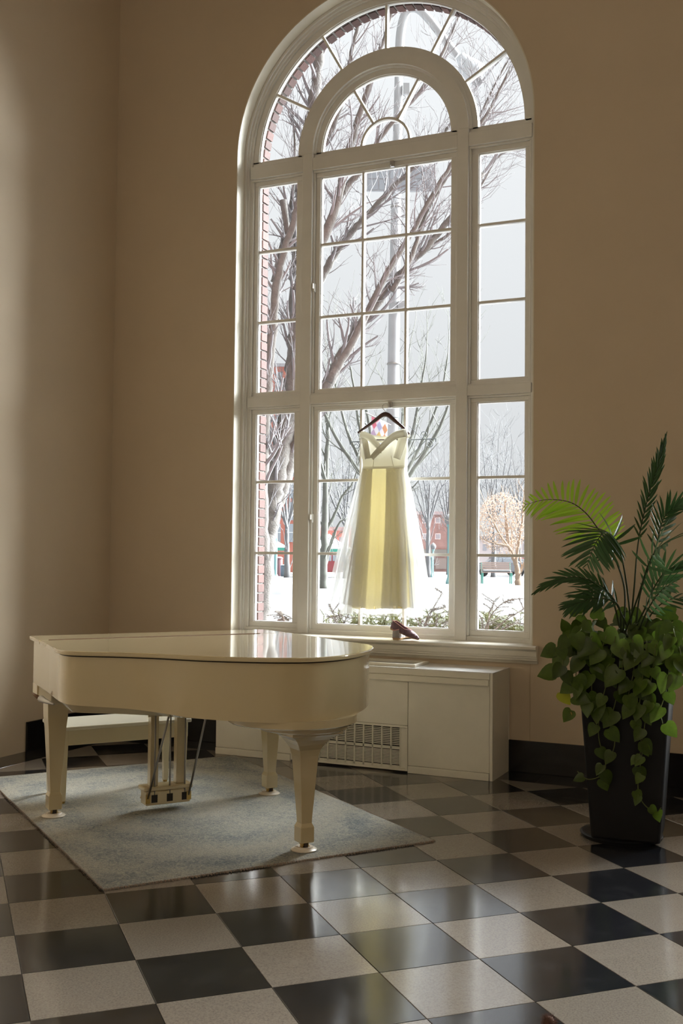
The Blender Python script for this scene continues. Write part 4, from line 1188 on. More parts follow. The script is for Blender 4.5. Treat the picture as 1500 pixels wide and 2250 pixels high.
for (px, py, tx, tz, sz, kd, Yp) in ((1222,1425,-0.8,-0.4,0.10,0,1.80),(1240,1440,-0.5,-0.9,0.12,0,1.78),(1222,1475,-0.9,-0.25,0.11,0,1.78),(1245,1385,-0.2,0.5,0.07,0,1.9),(1262,1500,-0.8,-0.6,0.10,0,1.75),(1232,1520,0.7,-0.9,0.085,1,1.76),(1258,1530,1.0,-0.25,0.10,0,1.74),
        (1255,1560,-0.3,-0.5,0.08,0,1.76),(1251,1565,0.0,-1,0.035,2,1.76),(1270,1350,-0.3,0.6,0.09,0,1.9),(1290,1360,-0.5,-0.7,0.12,0,1.86),(1311,1360,0.1,0.7,0.09,0,1.86),(1283,1345,0.1,0.9,0.06,0,1.92)):
    leaf(at_y(px, py, Yp), (tx, -0.1, tz), (random.uniform(-.3,.3), -1, 0.35), sz, kd)
# ================================================================== outside the window
m_snow = mat('darkened_snow', (0.140, 0.141, 0.146), 0.9, col2=(0.109, 0.110, 0.114), vscale=0.9, c2amt=0.9, bump=0.6, bscale=3.0)  # snow colour made far darker than real to offset the strong sun
m_snowp = mat('clean_snow', (0.228, 0.230, 0.235), 0.9)  # also darkened in colour so the strong sun does not clip it
m_bark = mat('grey_brown_bark', (0.151, 0.141, 0.129), 0.9, col2=(0.090, 0.085, 0.078), vscale=14, c2amt=0.9, bump=0.8, bscale=40)
m_twig = mat('twig_grey', (0.190, 0.186, 0.193), 0.9)
m_bark2 = mat('olive_bark', (0.157, 0.168, 0.142), 0.9, col2=(0.116, 0.111, 0.100), vscale=6, c2amt=0.9)
m_far = mat('far_branch_grey', (0.182, 0.182, 0.186), 0.9)
m_tan = mat('tan_bark', (0.364, 0.271, 0.198), 0.9)
m_tanl = mat('dry_tan_leaf', (0.382, 0.283, 0.222), 0.9, transl=0.3, rnd=0.0)
GT = ((4, 0.42), (17, 0.45), (38, 0.40), (50, 0.20), (73, -0.05), (120, -0.4), (200, -0.6))
def gz(x, y):
    d = max(0.0, (Vector((x, y, 0))-Vector((CAM.x, CAM.y, 0))).dot(Vector((FWD.x, FWD.y, 0)).normalized()))
    h = interp(GT, d)
    h += 0.05*noise.noise(Vector((x*0.5, y*0.5, 3)))+0.025*noise.noise(Vector((x*2.1, y*2.1, 9)))*max(0, 1-d/60)
    q = Vector((x, y, 0))
    return h
rows = []
for i in range(90):
    y = 3.80+ (i/89)**2.2*150
    rows.append([(x, y, gz(x, y)) for x in [ -3+ (k/69-0.55)*(14+y*1.9) for k in range(70)]])
o = MB().grid(rows).build('snow_ground', m_snow, smooth=True)
tag(o, 'snow covered ground stretching away outside the window', 'snow', kind='stuff')
# ploughed bank seen through the left column of panes
bk = MB(); rows = []
for i in range(15):
    row = []
    for k in range(41):
        s = k/40; px = lerp(520, 655, s); d = lerp(27.2, 31, i/14)
        top = interp([(520,1244),(572,1257),(590,1262.5),(608,1266),(634,1276),(655,1284)], px)
        g = at_d(px, 1290, d); e = math.sin(math.pi*i/14)**0.8
        ztop = (at_d(px, top, 29)).z
        zz = gz(g.x, g.y)-0.04
        zz = lerp(zz, max(zz, ztop), e)+0.03*noise.noise(Vector((px*0.05, i*0.5, 2)))
        row.append((g.x, g.y, zz))
    rows.append(row)
tag(bk.grid(rows).build('snow_bank', m_snow, smooth=True), 'ploughed snow bank beyond the left panes, in front of the tents', 'snow bank')

# ---- trees
TW = {'n': 0}
def rnd_dir(): 
    v = Vector((random.gauss(0,1), random.gauss(0,1), random.gauss(0,1))); return v.normalized()
def grow(mb, p, d, L_, r, depth, up=0.25, wig=0.25, kids=(3, 5), kr=0.55, kl=0.6, ang=0.75, rmin=0.0028):
    pts = [p]; n = 5 if depth > 0 else 4; q = p; dd = d.normalized()
    for k in range(n):
        dd = (dd+rnd_dir()*wig*0.5+Vector((0,0,up*0.22))).normalized(); q = q+dd*L_/n; pts.append(q)
    rs = [max(rmin*0.6, r*(1-0.62*k/n)) for k in range(n+1)]
    mb.tube(pts, rs, 5 if r > 0.02 else 3, caps=False)
    if depth <= 0: return
    for k in range(random.randint(*kids)):
        t = random.uniform(0.25, 1.0); x = t*n; i = min(int(x), n-1); b = pts[i].lerp(pts[i+1], x-i)
        T = (pts[i+1]-pts[i]).normalized(); S = rnd_dir(); S = (S-T*S.dot(T)).normalized()
        nd = (T*math.cos(ang*random.uniform(.6,1.2))+S*math.sin(ang*random.uniform(.6,1.2))).normalized()
        grow(mb, b, nd, L_*kl*random.uniform(0.7,1.2), max(rmin, r*kr*(1-0.5*t)), depth-1, up, wig, kids, kr, kl, ang, rmin)
def guided(root, limbs, mt, mtw, d0, twig_step, tl, depth, rad_scale=1.0, dj=0.0, kids=(2,4), up=0.5, rmin=0.003, tw_t0=0.15, ang=0.7):
    tw = MB()
    for li, (pts, r0, r1) in enumerate(limbs):
        dd = d0+(random.uniform(-dj, dj) if li else 0)
        P = catmull([at_d(px, py, dd+0.0) for px, py in pts], 6); n = len(P)
        P = [p+rnd_dir()*0.012*r0/0.1 for p in P]
        rs = [lerp(r0, r1, (i/(n-1))**0.8)*rad_scale*(1+0.06*random.uniform(-1,1)) for i in range(n)]
        MB().tube(P, rs, 10 if r0 > 0.05 else 6).build('trunk' if li == 0 else 'limb', mt, root, smooth=True)
        tot = sum((b-a).length for a, b in zip(P, P[1:])); acc = 0; nxt = tot*tw_t0
        for i in range(n-1):
            acc += (P[i+1]-P[i]).length
            while acc > nxt:
                nxt += twig_step*random.uniform(0.6,1.4)
                T = (P[i+1]-P[i]).normalized(); S = rnd_dir(); S = (S-T*S.dot(T)).normalized()
                a = random.uniform(0.5,1.1)*ang/0.7
                D = (T*math.cos(a)+S*math.sin(a)+Vector((0,0,0.25))).normalized()
                grow(tw, P[i], D, tl*random.uniform(0.6,1.3), max(rmin*1.6, min(rs[i]*0.42, 0.03)), depth, up, 0.35, kids, 0.52, 0.62, 0.7, rmin)
        grow(tw, P[-1], (P[-1]-P[-2]), tl*1.2, r1*rad_scale, depth, up, 0.3, kids, 0.55, 0.62, 0.6, rmin)
    o = tw.build('twigs', mtw, root); o['kind'] = 'stuff'
    TW['n'] += len(tw.f)
def tree(name, base_px, d, label, limbs, mt, mtw, **kw):
    b = at_d(*base_px, d)
    root = tag(empty(name, (b.x, b.y, min(b.z, gz(b.x, b.y)))), label, 'tree')
    guided(root, limbs, mt, mtw, d, **kw)
    return root
def foot(px, py, d):
    p = at_d(px, py, d); g = Vector((p.x, p.y, gz(p.x, p.y)-0.05))
    q = project(g); return (q[0], q[1])
random.seed(11)
tree('bare_tree', (560, 1400), 14, 'big bare leaning tree with many stems close to the window', [
    ([foot(560,1400,14),(573,1300),(582,1200),(592,1130),(604,1060),(618,985),(632,910),(642,840),(648,740),(652,640),(654,540),(662,420),(678,300),(694,180),(704,60),(708,-60)], 0.17, 0.055),
    ([(588,1150),(612,1085),(634,1010),(658,945),(686,895),(722,838),(760,765),(800,700),(850,640),(905,575),(960,515),(1010,455),(1060,380)], 0.135, 0.03),
    ([(575,1230),(574,1100),(578,1000),(584,900),(592,800),(602,690),(612,600),(640,500),(664,420),(700,330)], 0.10, 0.03),
    ([(640,700),(680,660),(712,600),(738,555),(776,505),(820,458),(870,405),(925,350),(985,280),(1040,200)], 0.075, 0.02),
    ([(655,640),(690,560),(722,500),(742,440),(756,370),(775,300),(800,225),(822,150),(848,70),(870,-20)], 0.075, 0.022),
    ([(744,440),(770,400),(800,370),(830,310),(880,250),(930,190),(975,110),(1010,30)], 0.045, 0.016),
    ([(668,420),(690,360),(730,280),(760,190),(775,100),(800,10)], 0.055, 0.02),
    ([(722,838),(780,740),(850,600),(900,520),(950,430),(1000,350),(1070,250),(1120,150)], 0.055, 0.016),
    ([(905,575),(950,540),(1000,500),(1050,420),(1090,350),(1120,330)], 0.03, 0.01),
    ([(940,300),(1000,310),(1040,280),(1090,180),(1130,110)], 0.028, 0.01),
    ([(860,640),(905,560),(935,470),(975,400),(1020,330),(1060,260)], 0.04, 0.012),
    ([(600,620),(618,540),(640,440),(648,330),(640,230)], 0.04, 0.012),
    ([(1000,350),(1050,300),(1085,220),(1140,120)], 0.026, 0.010),
    ], m_bark, m_twig, twig_step=0.12, tl=0.60, depth=2, dj=0.7, kids=(2,4), up=0.45, rmin=0.0030)
# a broken stub hanging in the left column
stub = MB().tube([at_d(622,440,13.6), at_d(630,500,13.6), at_d(640,540,13.6)], [0.05,0.04,0.03], 8); 
tag(stub.build('broken_branch', m_bark, smooth=True), 'broken branch stub hanging in the big bare tree', 'branch')
random.seed(5)
L2 = []
for k in range(9):
    a = lerp(-1, 1, k/8); a += random.uniform(-.05,.05)
    L2.append(([(848+a*10,1130),(848+a*55,1045),(848+a*115,955),(848+a*160+random.uniform(-8,8),860),(848+a*180,760-abs(a)*-20)], 0.075, 0.016))
tree('bare_tree', (848, 1290), 27, 'vase shaped bare tree fanning out behind the wedding dress', [([foot(848,1300,27),(848,1220),(848,1120)], 0.20, 0.14)]+L2, m_bark2, m_bark2, twig_step=0.5, tl=0.95, depth=2, dj=1.2, kids=(2,3), up=0.6, rmin=0.005)
random.seed(6)
tree('bare_tree', (711, 1300), 33, 'thin olive barked tree left of the wedding dress', [([foot(710,1290,33),(711,1230),(714,1130),(716,1040),(720,960),(716,890)], 0.15, 0.05), ([(714,1170),(735,1130),(752,1090),(775,1060),(790,1010)], 0.06, 0.02), ([(716,1060),(702,1000),(697,930)], 0.05, 0.02), ([(712,1250),(728,1190),(745,1150),(760,1140)], 0.07, 0.02)], m_bark2, m_bark2, twig_step=0.5, tl=1.0, depth=2, dj=0.8, kids=(2,3), rmin=0.006)
random.seed(8)
b = tree('leafy_tree', (1138, 1288), 42, 'small tree with dry tan leaves still on, right column of panes', [([foot(1138,1288,42),(1138,1270),(1136,1252),(1132,1235),(1120,1205),(1112,1160)], 0.15, 0.06), ([(1138,1262),(1148,1245),(1160,1225)], 0.09, 0.04), ([(1133,1238),(1140,1190),(1148,1140),(1150,1100)], 0.07, 0.03), ([(1122,1210),(1095,1170),(1075,1130)], 0.06, 0.02), ([(1118,1200),(1090,1195),(1062,1185)], 0.05, 0.02)], m_tan, m_tan, twig_step=0.35, tl=1.0, depth=2, dj=0.8, kids=(2,4), rmin=0.006)
lv = MB()
for k in range(2600):
    th = random.uniform(0, 2*math.pi); rr = random.random()**0.5
    px = 1104+56*rr*math.cos(th); py = 1150+68*rr*math.sin(th)
    if random.random() < (py-1120)/190: continue
    p = at_d(px, py, 42+random.uniform(-1.1,1.1)); a = rnd_dir()*0.045; c = rnd_dir()*0.03
    lv.add([p-a, p+c, p+a, p-c], [(0,1,2,3)])
o = lv.build('dry_leaves', m_tanl, b); o['kind'] = 'stuff'
random.seed(9)
for (bx, top, sp, d, lab, mt) in ((1084, 985, 42, 75, 'grey bare tree rising behind the tan leafed tree', m_far), (940, 1035, 40, 70, 'slim bare tree in front of the brick building', m_far),
        (985, 1020, 34, 85, 'far bare tree at the right edge of the centre panes', m_far), (1140, 1040, 30, 80, 'far bare tree at the right edge of the right panes', m_far), (760, 1000, 55, 60, 'far bare tree behind the olive barked tree', m_far), (630, 980, 40, 62, 'far bare tree in front of the red building', m_far)):
    L2 = [([foot(bx, 1260, d), (bx, 1200), (bx, 1130)], 0.20, 0.10)]
    for k in range(6):
        a = lerp(-1, 1, k/5)+random.uniform(-.1,.1)
        L2.append(([(bx, 1165-10*random.random()), (bx+a*sp*0.35, 1120), (bx+a*sp*0.75, lerp(1085, top+25, 0.4)), (bx+a*sp, top+25*abs(a)+random.uniform(0,12))], 0.08, 0.025))
    tree('bare_tree', (bx, 1260), d, lab, L2, mt, mt, twig_step=0.8, tl=1.9, depth=2, dj=1.5, kids=(2,3), up=0.5, rmin=0.012)

# ---- street lamp column with solar panel, arm, lantern and banner bracket
m_pole = mat('galvanised_pole', (0.369, 0.374, 0.380), 0.55, var=0.08, vscale=2)
m_iron = mat('wrought_iron', (0.028, 0.039, 0.039), 0.5)
m_panel = mat('solar_panel_back', (0.412, 0.427, 0.449), 0.5)
m_cell = mat('solar_cell', (0.314, 0.338, 0.367), 0.35, rnd=0.1)
DP = 23.0
pb = at_d(861, 1240, DP); pg = gz(pb.x, pb.y)
post = tag(empty('lamp_column', (pb.x, pb.y, pg)), 'tall grey lamp column with solar panel behind the dress', 'lamp post')
bz = project((pb.x, pb.y, pg))
ptop = at_d(876, 150, DP)
pts = [Vector((pb.x, pb.y, pg-0.05)), at_d(863, 900, DP), at_d(869, 500, DP), ptop]
MB().tube(catmull(pts, 5), [lerp(0.155, 0.088, i/15) for i in range(16)], 18).build('column', m_pole, post, smooth=True)
arm = catmull([ptop, at_d(880, 70, DP), at_d(893, 25, DP), at_d(915, 18, DP), at_d(942, 42, DP), at_d(975, 85, DP), at_d(1004, 122, DP)], 6)
MB().tube(arm, [lerp(0.10, 0.085, i/(len(arm)-1)) for i in range(len(arm))], 12).build('arm', m_pole, post, smooth=True)
lc = at_d(1030, 150, DP); ax = (at_d(1056, 190, DP)-at_d(1004, 118, DP)).normalized()
lan = MB(); prof = [(0.02,-0.34),(0.10,-0.33),(0.14,-0.22),(0.24,-0.02),(0.30,0.16),(0.30,0.22),(0.24,0.24),(0.14,0.30)]
q = Vector((0,0,1)).rotation_difference(ax).to_matrix()
lan.lathe(prof, n=20); lan.v = [tuple(q @ Vector(v)+lc) for v in lan.v]
lan.build('lantern', mat('lantern_grey', (0.485, 0.510, 0.528), 0.5), post, smooth=True, auto=True)
ln2 = MB().lathe([(0.10,0),(0.13,0.05),(0.12,0.14),(0.04,0.18)], n=14); ln2.v = [tuple(q @ Vector(v)+lc+ax*0.26) for v in ln2.v]; ln2.build('lamp_bowl', m_snowp, post, smooth=True)
for py in (262, 455, 520, 608, 800, 870): 
    x = interp([(150,876),(500,869),(900,863)], py); r = interp([(150,0.089),(900,0.150)], py)
    c = at_d(x, py, DP); MB().lathe([(r+0.004,-0.02),(r+0.008,-0.018),(r+0.008,0.018),(r+0.004,0.02)], c, 18).build('band', m_steel, post, smooth=True)
def facing_box(px0, px1, py0, py1, d, th):
    a = at_d(px0, py1, d); b_ = at_d(px1, py1, d); c = at_d(px0, py0, d)
    return MB().obox(a, b_-a, c-a, FWD*th)
facing_box(874, 889, 661, 683, DP-0.18, 0.10).build('control_box', m_pole, post, recalc=True)
facing_box(886, 899, 182, 206, DP-0.10, 0.10).build('control_box', m_pole, post, recalc=True)
pn_ = facing_box(805, 955, 366, 420, DP-0.35, 0.05).build('solar_panel', m_panel, post, recalc=True)
for i in range(6):
    for j in range(2):
        x0 = lerp(807, 953, i/6)+1.5; x1 = lerp(807, 953, (i+1)/6)-1.5; y0 = lerp(368, 418, j/2)+1.5; y1 = lerp(368, 418, (j+1)/2)-1.5
        facing_box(x0, x1, y0, y1, DP-0.37, 0.018).build('cell', m_cell, pn_, recalc=True)
# bracket with scrolls for a hanging basket
def scroll(cx, cy, r, turns, a0, sgn):
    P = []
    for k in range(28):
        t = k/27; a = a0+sgn*turns*2*math.pi*t; rr = r*(1-0.75*t); P.append(at_d(cx+rr*math.cos(a), cy+rr*math.sin(a), DP-0.2))
    return P
ir = MB()
ir.tube([at_d(770,971,DP-0.2), at_d(862,968,DP-0.2), at_d(957,964,DP-0.2)], 0.011, 6)
ir.tube([at_d(770,971,DP-0.2), at_d(769,977,DP-0.2)], 0.009, 6); ir.tube([at_d(957,964,DP-0.2), at_d(957,971,DP-0.2)], 0.009, 6)
ir.build('bracket_bar', m_iron, post, recalc=True)
for cx, cy, r, a0, sg in ((783,979,8,-1.6,1), (932,955,9,1.6,1), (943,976,9,-1.6,1), (885,940,8,1.0,-1)):
    MB().tube(scroll(cx, cy, r, 1.3, a0, sg), 0.007, 6).build('scroll', m_iron, post, smooth=True)
MB().tube([at_d(899,936,DP-0.2), at_d(925,963,DP-0.2)], 0.006, 6).build('brace', m_iron, post); MB().tube([at_d(936,967,DP-0.2), at_d(897,1006,DP-0.2), at_d(872,1040,DP-0.2)], 0.007, 6).build('brace', m_iron, post)
MB().tube([at_d(857,916.5,DP-0.19), at_d(876,917.5,DP-0.19), at_d(876.5,948,DP-0.19)], 0.009, 6).build('brace', m_iron, post)
# small banner of coloured diamonds
flag = tag(empty('banner', at_d(835, 960, DP-0.45)), 'small banner of pink, lilac and yellow diamonds seen under the hanger', 'banner')
MB().tube([at_d(804,907,DP-0.46), at_d(826,918,DP-0.45), at_d(858,934,DP-0.3)], 0.012, 8).build('flag_pole', m_steel, flag)
cols = {'w': (0.75,0.74,0.76), 'p': (0.80,0.28,0.36), 'l': (0.62,0.48,0.62), 'y': (0.80,0.62,0.28), 'o': (0.82,0.48,0.28), 'b': (0.58,0.58,0.74)}
fm = {k: mat('banner_'+k, c, 0.8, transl=0.4) for k, c in cols.items()}
a0 = at_d(816,914,DP-0.45); ux = (at_d(852,930,DP-0.45)-a0); uy = at_d(814,962,DP-0.45)-a0
def fp(u, v): return a0+ux*u+uy*v
MB().add([fp(0,0.02), fp(1,-0.0), fp(1,1), fp(0,1)], [(0,1,2,3)]).build('cloth', fm['w'], flag, solid=0.006)
k = 0
for i in range(3):
    for j in range(2):
        cu, cv = (i+0.5)/3, 0.32+0.46*j; c = 'wlbyoo'[k] if (i+j) % 2 else 'pllyop'[k]; k += 1
        MB().add([fp(cu,cv-0.24)-FWD*0.012, fp(cu+0.165,cv)-FWD*0.012, fp(cu,cv+0.24)-FWD*0.012, fp(cu-0.165,cv)-FWD*0.012], [(0,1,2,3)]).build('diamond', fm[c], flag, solid=0.006)
MB().add([fp(0,0.02)-FWD*0.012, fp(0.5,0.02)-FWD*0.012, fp(0.05,0.42)-FWD*0.012], [(0,1,2)]).build('diamond', fm['p'], flag, solid=0.006)

# ---- buildings, colours lightened to stand in for distance haze
m_red = mat('coral_red_panel', (0.55, 0.19, 0.14), 0.7, var=0.08, vscale=0.6)
m_bwin = mat('grey_window_glass', (0.356, 0.387, 0.427), 0.25)
m_bwhite = mat('pale_band', (0.713, 0.713, 0.713), 0.8)
m_brickf = mat('dusky_brick', (0.34, 0.245, 0.225), 0.9, var=0.12, vscale=1.5)
m_roofg = mat('roof_grey', (0.393, 0.374, 0.384), 0.8)
m_wfr = mat('white_window_frame', (0.812, 0.812, 0.792), 0.7)
def bld(name, label, px0, px1, pytop, d, depth, mt):
    a = at_d(px0, 1215, d); b_ = at_d(px1, 1215, d); t = at_d((px0+px1)/2, pytop, d).z
    zb_ = min(gz(a.x, a.y), gz(b_.x, b_.y))-0.2
    U = (b_-a); U.z = 0; a.z = zb_; Wd = U.length; U.normalize(); Vv = Vector((-U.y, U.x, 0))
    if Vv.dot(FWD) < 0: Vv = -Vv
    root = tag(empty(name, (a+U*Wd/2+Vv*depth/2)), label, 'building')
    MB().obox(a, U*Wd, Vv*depth, Vector((0,0,t-zb_))).build('wall', mt, root, recalc=True)
    def panel(px_0, px_1, py_0, py_1, mtt, nm, out=0.06, par=None, th=0.05):
        s0 = (at_d(px_0, 1215, d)-at_d(px0, 1215, d)).dot(U); s1 = (at_d(px_1, 1215, d)-at_d(px0, 1215, d)).dot(U)
        z0 = at_d((px_0+px_1)/2, py_1, d).z; z1 = at_d((px_0+px_1)/2, py_0, d).z
        return MB().obox(a+U*s0-Vv*out+Vector((0,0,z0-a.z)), U*(s1-s0), Vv*th, Vector((0,0,z1-z0))).build(nm, mtt, par or root, recalc=True)
    return root, panel
rb, pan = bld('red_building', 'coral red office block with grey window strips behind the tents', 520, 668, 800, 92, 12, m_red)
for (x0, x1) in ((548,562), (572,584), (603,616), (633,645), (654,664)):
    for py in range(815, 1180, 48):
        w = pan(x0, x1, py, py+40, m_bwin, 'window')
        pan(x0, x1, py+18, py+20, m_bwhite, 'mullion', 0.10, w)
for py in (860, 1056): pan(520, 668, py, py+9, m_bwhite, 'band', 0.12)
pan(520, 668, 796, 803, m_roofg, 'parapet', 0.2, None, 0.3)
lb_, pan = bld('low_shop', 'low pale red shop block behind the thin tree', 690, 772, 1163, 96, 8, mat('pale_red_wall', (0.614, 0.337, 0.297), 0.85))
pan(690, 772, 1158, 1166, m_roofg, 'roof_edge', 0.4, None, 0.5)
for x in (700, 722, 744): pan(x, x+12, 1180, 1198, m_bwin, 'window')
bb_, pan = bld('brick_house', 'dusky brick building with white paired windows right of the dress', 898, 1012, 1128, 112, 12, m_brickf)
pan(895, 1016, 1124, 1131, m_roofg, 'roof_edge', 0.5, None, 0.7)
for x, y in ((933,1137),(961,1137),(990,1137),(905,1137),(933,1172),(961,1172),(990,1172),(905,1172)):
    w = pan(x-6, x+6, y, y+13, m_wfr, 'window', 0.08)
    for s in (-4.6, 0.6): pan(x+s, x+s+4, y+1.5, y+11.5, m_bwin, 'pane', 0.14, w)
pan(898, 1012, 1207, 1220, mat('dark_hedge_strip', (0.218, 0.238, 0.218), 0.9), 'shopfront_band', 0.3)
for x in (940, 968): pan(x-12, x+12, 1226, 1250, mat('archway_shade', (0.297, 0.288, 0.268), 0.9), 'archway', 0.2)
wb_, pan = bld('grey_house', 'pale grey house far behind the tan leafed tree', 1040, 1180, 1185, 125, 10, mat('pale_grey_siding', (0.561, 0.552, 0.561), 0.9))
pan(1036, 1184, 1178, 1187, m_snowp, 'snowy_roof_edge', 0.5, None, 0.7)
for x in (1060, 1090, 1120, 1150): pan(x, x+8, 1196, 1210, m_bwin, 'window')

# ---- market tents
m_tent = mat('white_tent_canvas', (0.554, 0.562, 0.568), 0.8, transl=0.25)
m_teal = mat('tent_green_valance', (0.093, 0.449, 0.337), 0.7)
m_tred = mat('tent_red_post', (0.546, 0.176, 0.123), 0.7)
def tent(pxc, d, label, pyap=1171, pyeave=1203, half=1.5):
    c = at_d(pxc, pyeave, d); ze = c.z; zp = at_d(pxc, pyap, d).z; g = gz(c.x, c.y)-0.05
    U = Vector((RGT.x, RGT.y, 0)).normalized(); Vv = Vector((FWD.x, FWD.y, 0)).normalized(); c = c+Vv*half
    root = tag(empty('market_tent', (c.x, c.y, g)), label, 'tent', 'market tents across the square')
    C = [c+U*sx*half+Vv*sy*half for sx, sy in ((-1,-1),(1,-1),(1,1),(-1,1))]
    ap = Vector((c.x, c.y, zp)); mid = [(a.lerp(b_, 0.5)) for a, b_ in zip(C, C[1:]+C[:1])]
    V = [Vector((p.x,p.y,ze+0.01)) for p in C]+[ap]+[Vector((p.x,p.y,0)).lerp(Vector((c.x,c.y,0)),0.5)+Vector((0,0,lerp(ze,zp,0.44))) for p in C]
    F = []
    for k in range(4):
        j = (k+1) % 4; F += [(k, j, 5+j, 5+k), (5+k, 5+j, 4)]
    MB().add(V, F).build('canopy', m_tent, root, recalc=True, solid=0.01)
    for k in range(4):
        p, q_ = C[k], C[(k+1) % 4]
        MB().add([Vector((p.x,p.y,ze)), Vector((q_.x,q_.y,ze)), Vector((q_.x,q_.y,ze-0.20)), Vector((p.x,p.y,ze-0.20))], [(0,1,2,3)]).build('valance', m_teal, root, solid=0.01)
        MB().tube([Vector((p.x,p.y,g)), Vector((p.x,p.y,ze))], 0.05, 8).build('post', m_tred, root)
    return root
tent(582, 73, 'white market tent with green valance, left panes')
tent(692, 77, 'white market tent with green valance half behind the mullion', 1171, 1203)
tent(722, 70, 'white market tent with green valance left of the dress', 1172, 1206)
def bin_(px, py, d, w, h, col, name, label, cat):
    c = at_d(px, py, d); g = gz(c.x, c.y)-0.02
    r = tag(empty(name, (c.x, c.y, g)), label, cat)
    mt = mat(name+'_paint', col, 0.7)
    MB().lathe([(w*0.42,0.0),(w*0.5,h*0.1),(w*0.52,h*0.85),(w*0.45,h*0.9)], (c.x,c.y,g), 14).build('body', mt, r, smooth=True, auto=True)
    MB().lathe([(w*0.56,h*0.9),(w*0.56,h*0.94),(w*0.3,h),(0.02,h*1.01)], (c.x,c.y,g), 14).build('lid', mt, r, smooth=True, auto=True)
    return r
bin_(594, 1262, 66, 0.62, 1.35, (0.16,0.20,0.30), 'litter_bin', 'dark blue bin standing under the left tent', 'bin')
bin_(613, 1262, 68, 0.42, 1.25, (0.26,0.14,0.15), 'litter_bin', 'dark maroon bin standing behind the green post', 'bin')
bin_(625, 1262, 66, 0.50, 0.75, (0.18,0.24,0.28), 'litter_bin', 'low slate bin standing right of the green post', 'bin')
# green posts and globe lamps
def globe_post(px, pyg, pyb, d, label, rp, rg, colr=(0.20,0.38,0.38)):
    c = at_d(px, pyb, d); g = gz(c.x, c.y)-0.02; t = at_d(px, pyg, d).z
    r = tag(empty('street_lamp', (c.x, c.y, g)), label, 'street lamp')
    mt = mat('lamp_post_green', colr, 0.6)
    MB().tube([(c.x,c.y,g),(c.x,c.y,t)], rp, 10).build('post', mt, r)
    MB().lathe([(rp*2.2,0),(rp*2.2,0.12),(rp*1.2,0.3)], (c.x,c.y,g), 12).build('base', mt, r)
    if rg:
        MB().lathe([(rg*0.35,-rg*0.2),(rg*0.85,rg*0.35),(rg,rg),(rg*0.8,rg*1.6),(rg*0.35,rg*2.0),(0.02,rg*2.2)], (c.x,c.y,t), 16).build('globe', m_snowp, r, smooth=True)
        MB().lathe([(rp*1.6,-0.10),(rg*0.5,-0.02),(rg*0.5,0.03)], (c.x,c.y,t), 12).build('collar', mt, r)
    else: MB().lathe([(rp*1.5,-0.05),(rp*1.5,0.05),(0.02,0.12)], (c.x,c.y,t), 12).build('cap', mt, r)
    return r
globe_post(605, 1133, 1268, 48, 'teal post without a globe in front of the left tents', 0.075, 0)
globe_post(951, 1207, 1246, 78, 'distant globe street lamp before the brick building', 0.06, 0.22)
globe_post(985, 1152, 1283, 45, 'nearer globe street lamp at the edge of the centre panes', 0.055, 0.20)
globe_post(948, 1226, 1250, 70, 'short teal post in the snow right of the dress', 0.05, 0)
# park bench in the snow
pc = at_d(1090, 1280, 46); U = Vector((RGT.x, RGT.y, 0)).normalized(); Vv = Vector((FWD.x, FWD.y, 0)).normalized(); g = gz(pc.x, pc.y)
pk = tag(empty('park_bench', (pc.x, pc.y, g)), 'slatted park bench with green iron ends standing in snow', 'bench')
m_slat = mat('bench_slat_brown', (0.416, 0.317, 0.277), 0.8); m_gi = mat('bench_green_iron', (0.079, 0.297, 0.238), 0.6)
for s in (-1, 1):
    e = MB(); o_ = pc+U*s*0.62; o_.z = g-0.05
    e.tube([o_-Vv*0.25, o_-Vv*0.25+Vector((0,0,0.50)), o_+Vv*0.12+Vector((0,0,0.46)), o_+Vv*0.28+Vector((0,0,0.95))], 0.03, 6); e.tube([o_+Vv*0.22, o_+Vv*0.15+Vector((0,0,0.46))], 0.03, 6)
    e.build('end_frame', m_gi, pk)
for k in range(5):
    q = pc+Vector((0,0,0)); q.z = g+0.47
    MB().obox(q-U*0.66-Vv*(0.24-0.085*k), U*1.32, Vv*0.06, Vector((0,0,0.03))).build('slat', m_slat, pk, recalc=True)
for k in range(5):
    q = pc+Vv*(0.14+0.028*k); q.z = g+0.52+0.085*k
    MB().obox(q-U*0.66, U*1.32, Vv*0.03, Vector((0,0,0.065))).build('slat', m_slat, pk, recalc=True)
q = pc.copy(); q.z = g+0.50
MB().obox(q-U*0.60-Vv*0.22, U*1.2, Vv*0.30, Vector((0,0,0.10))).build('snow_cap', m_snowp, pk, recalc=True, bevel=0.04)
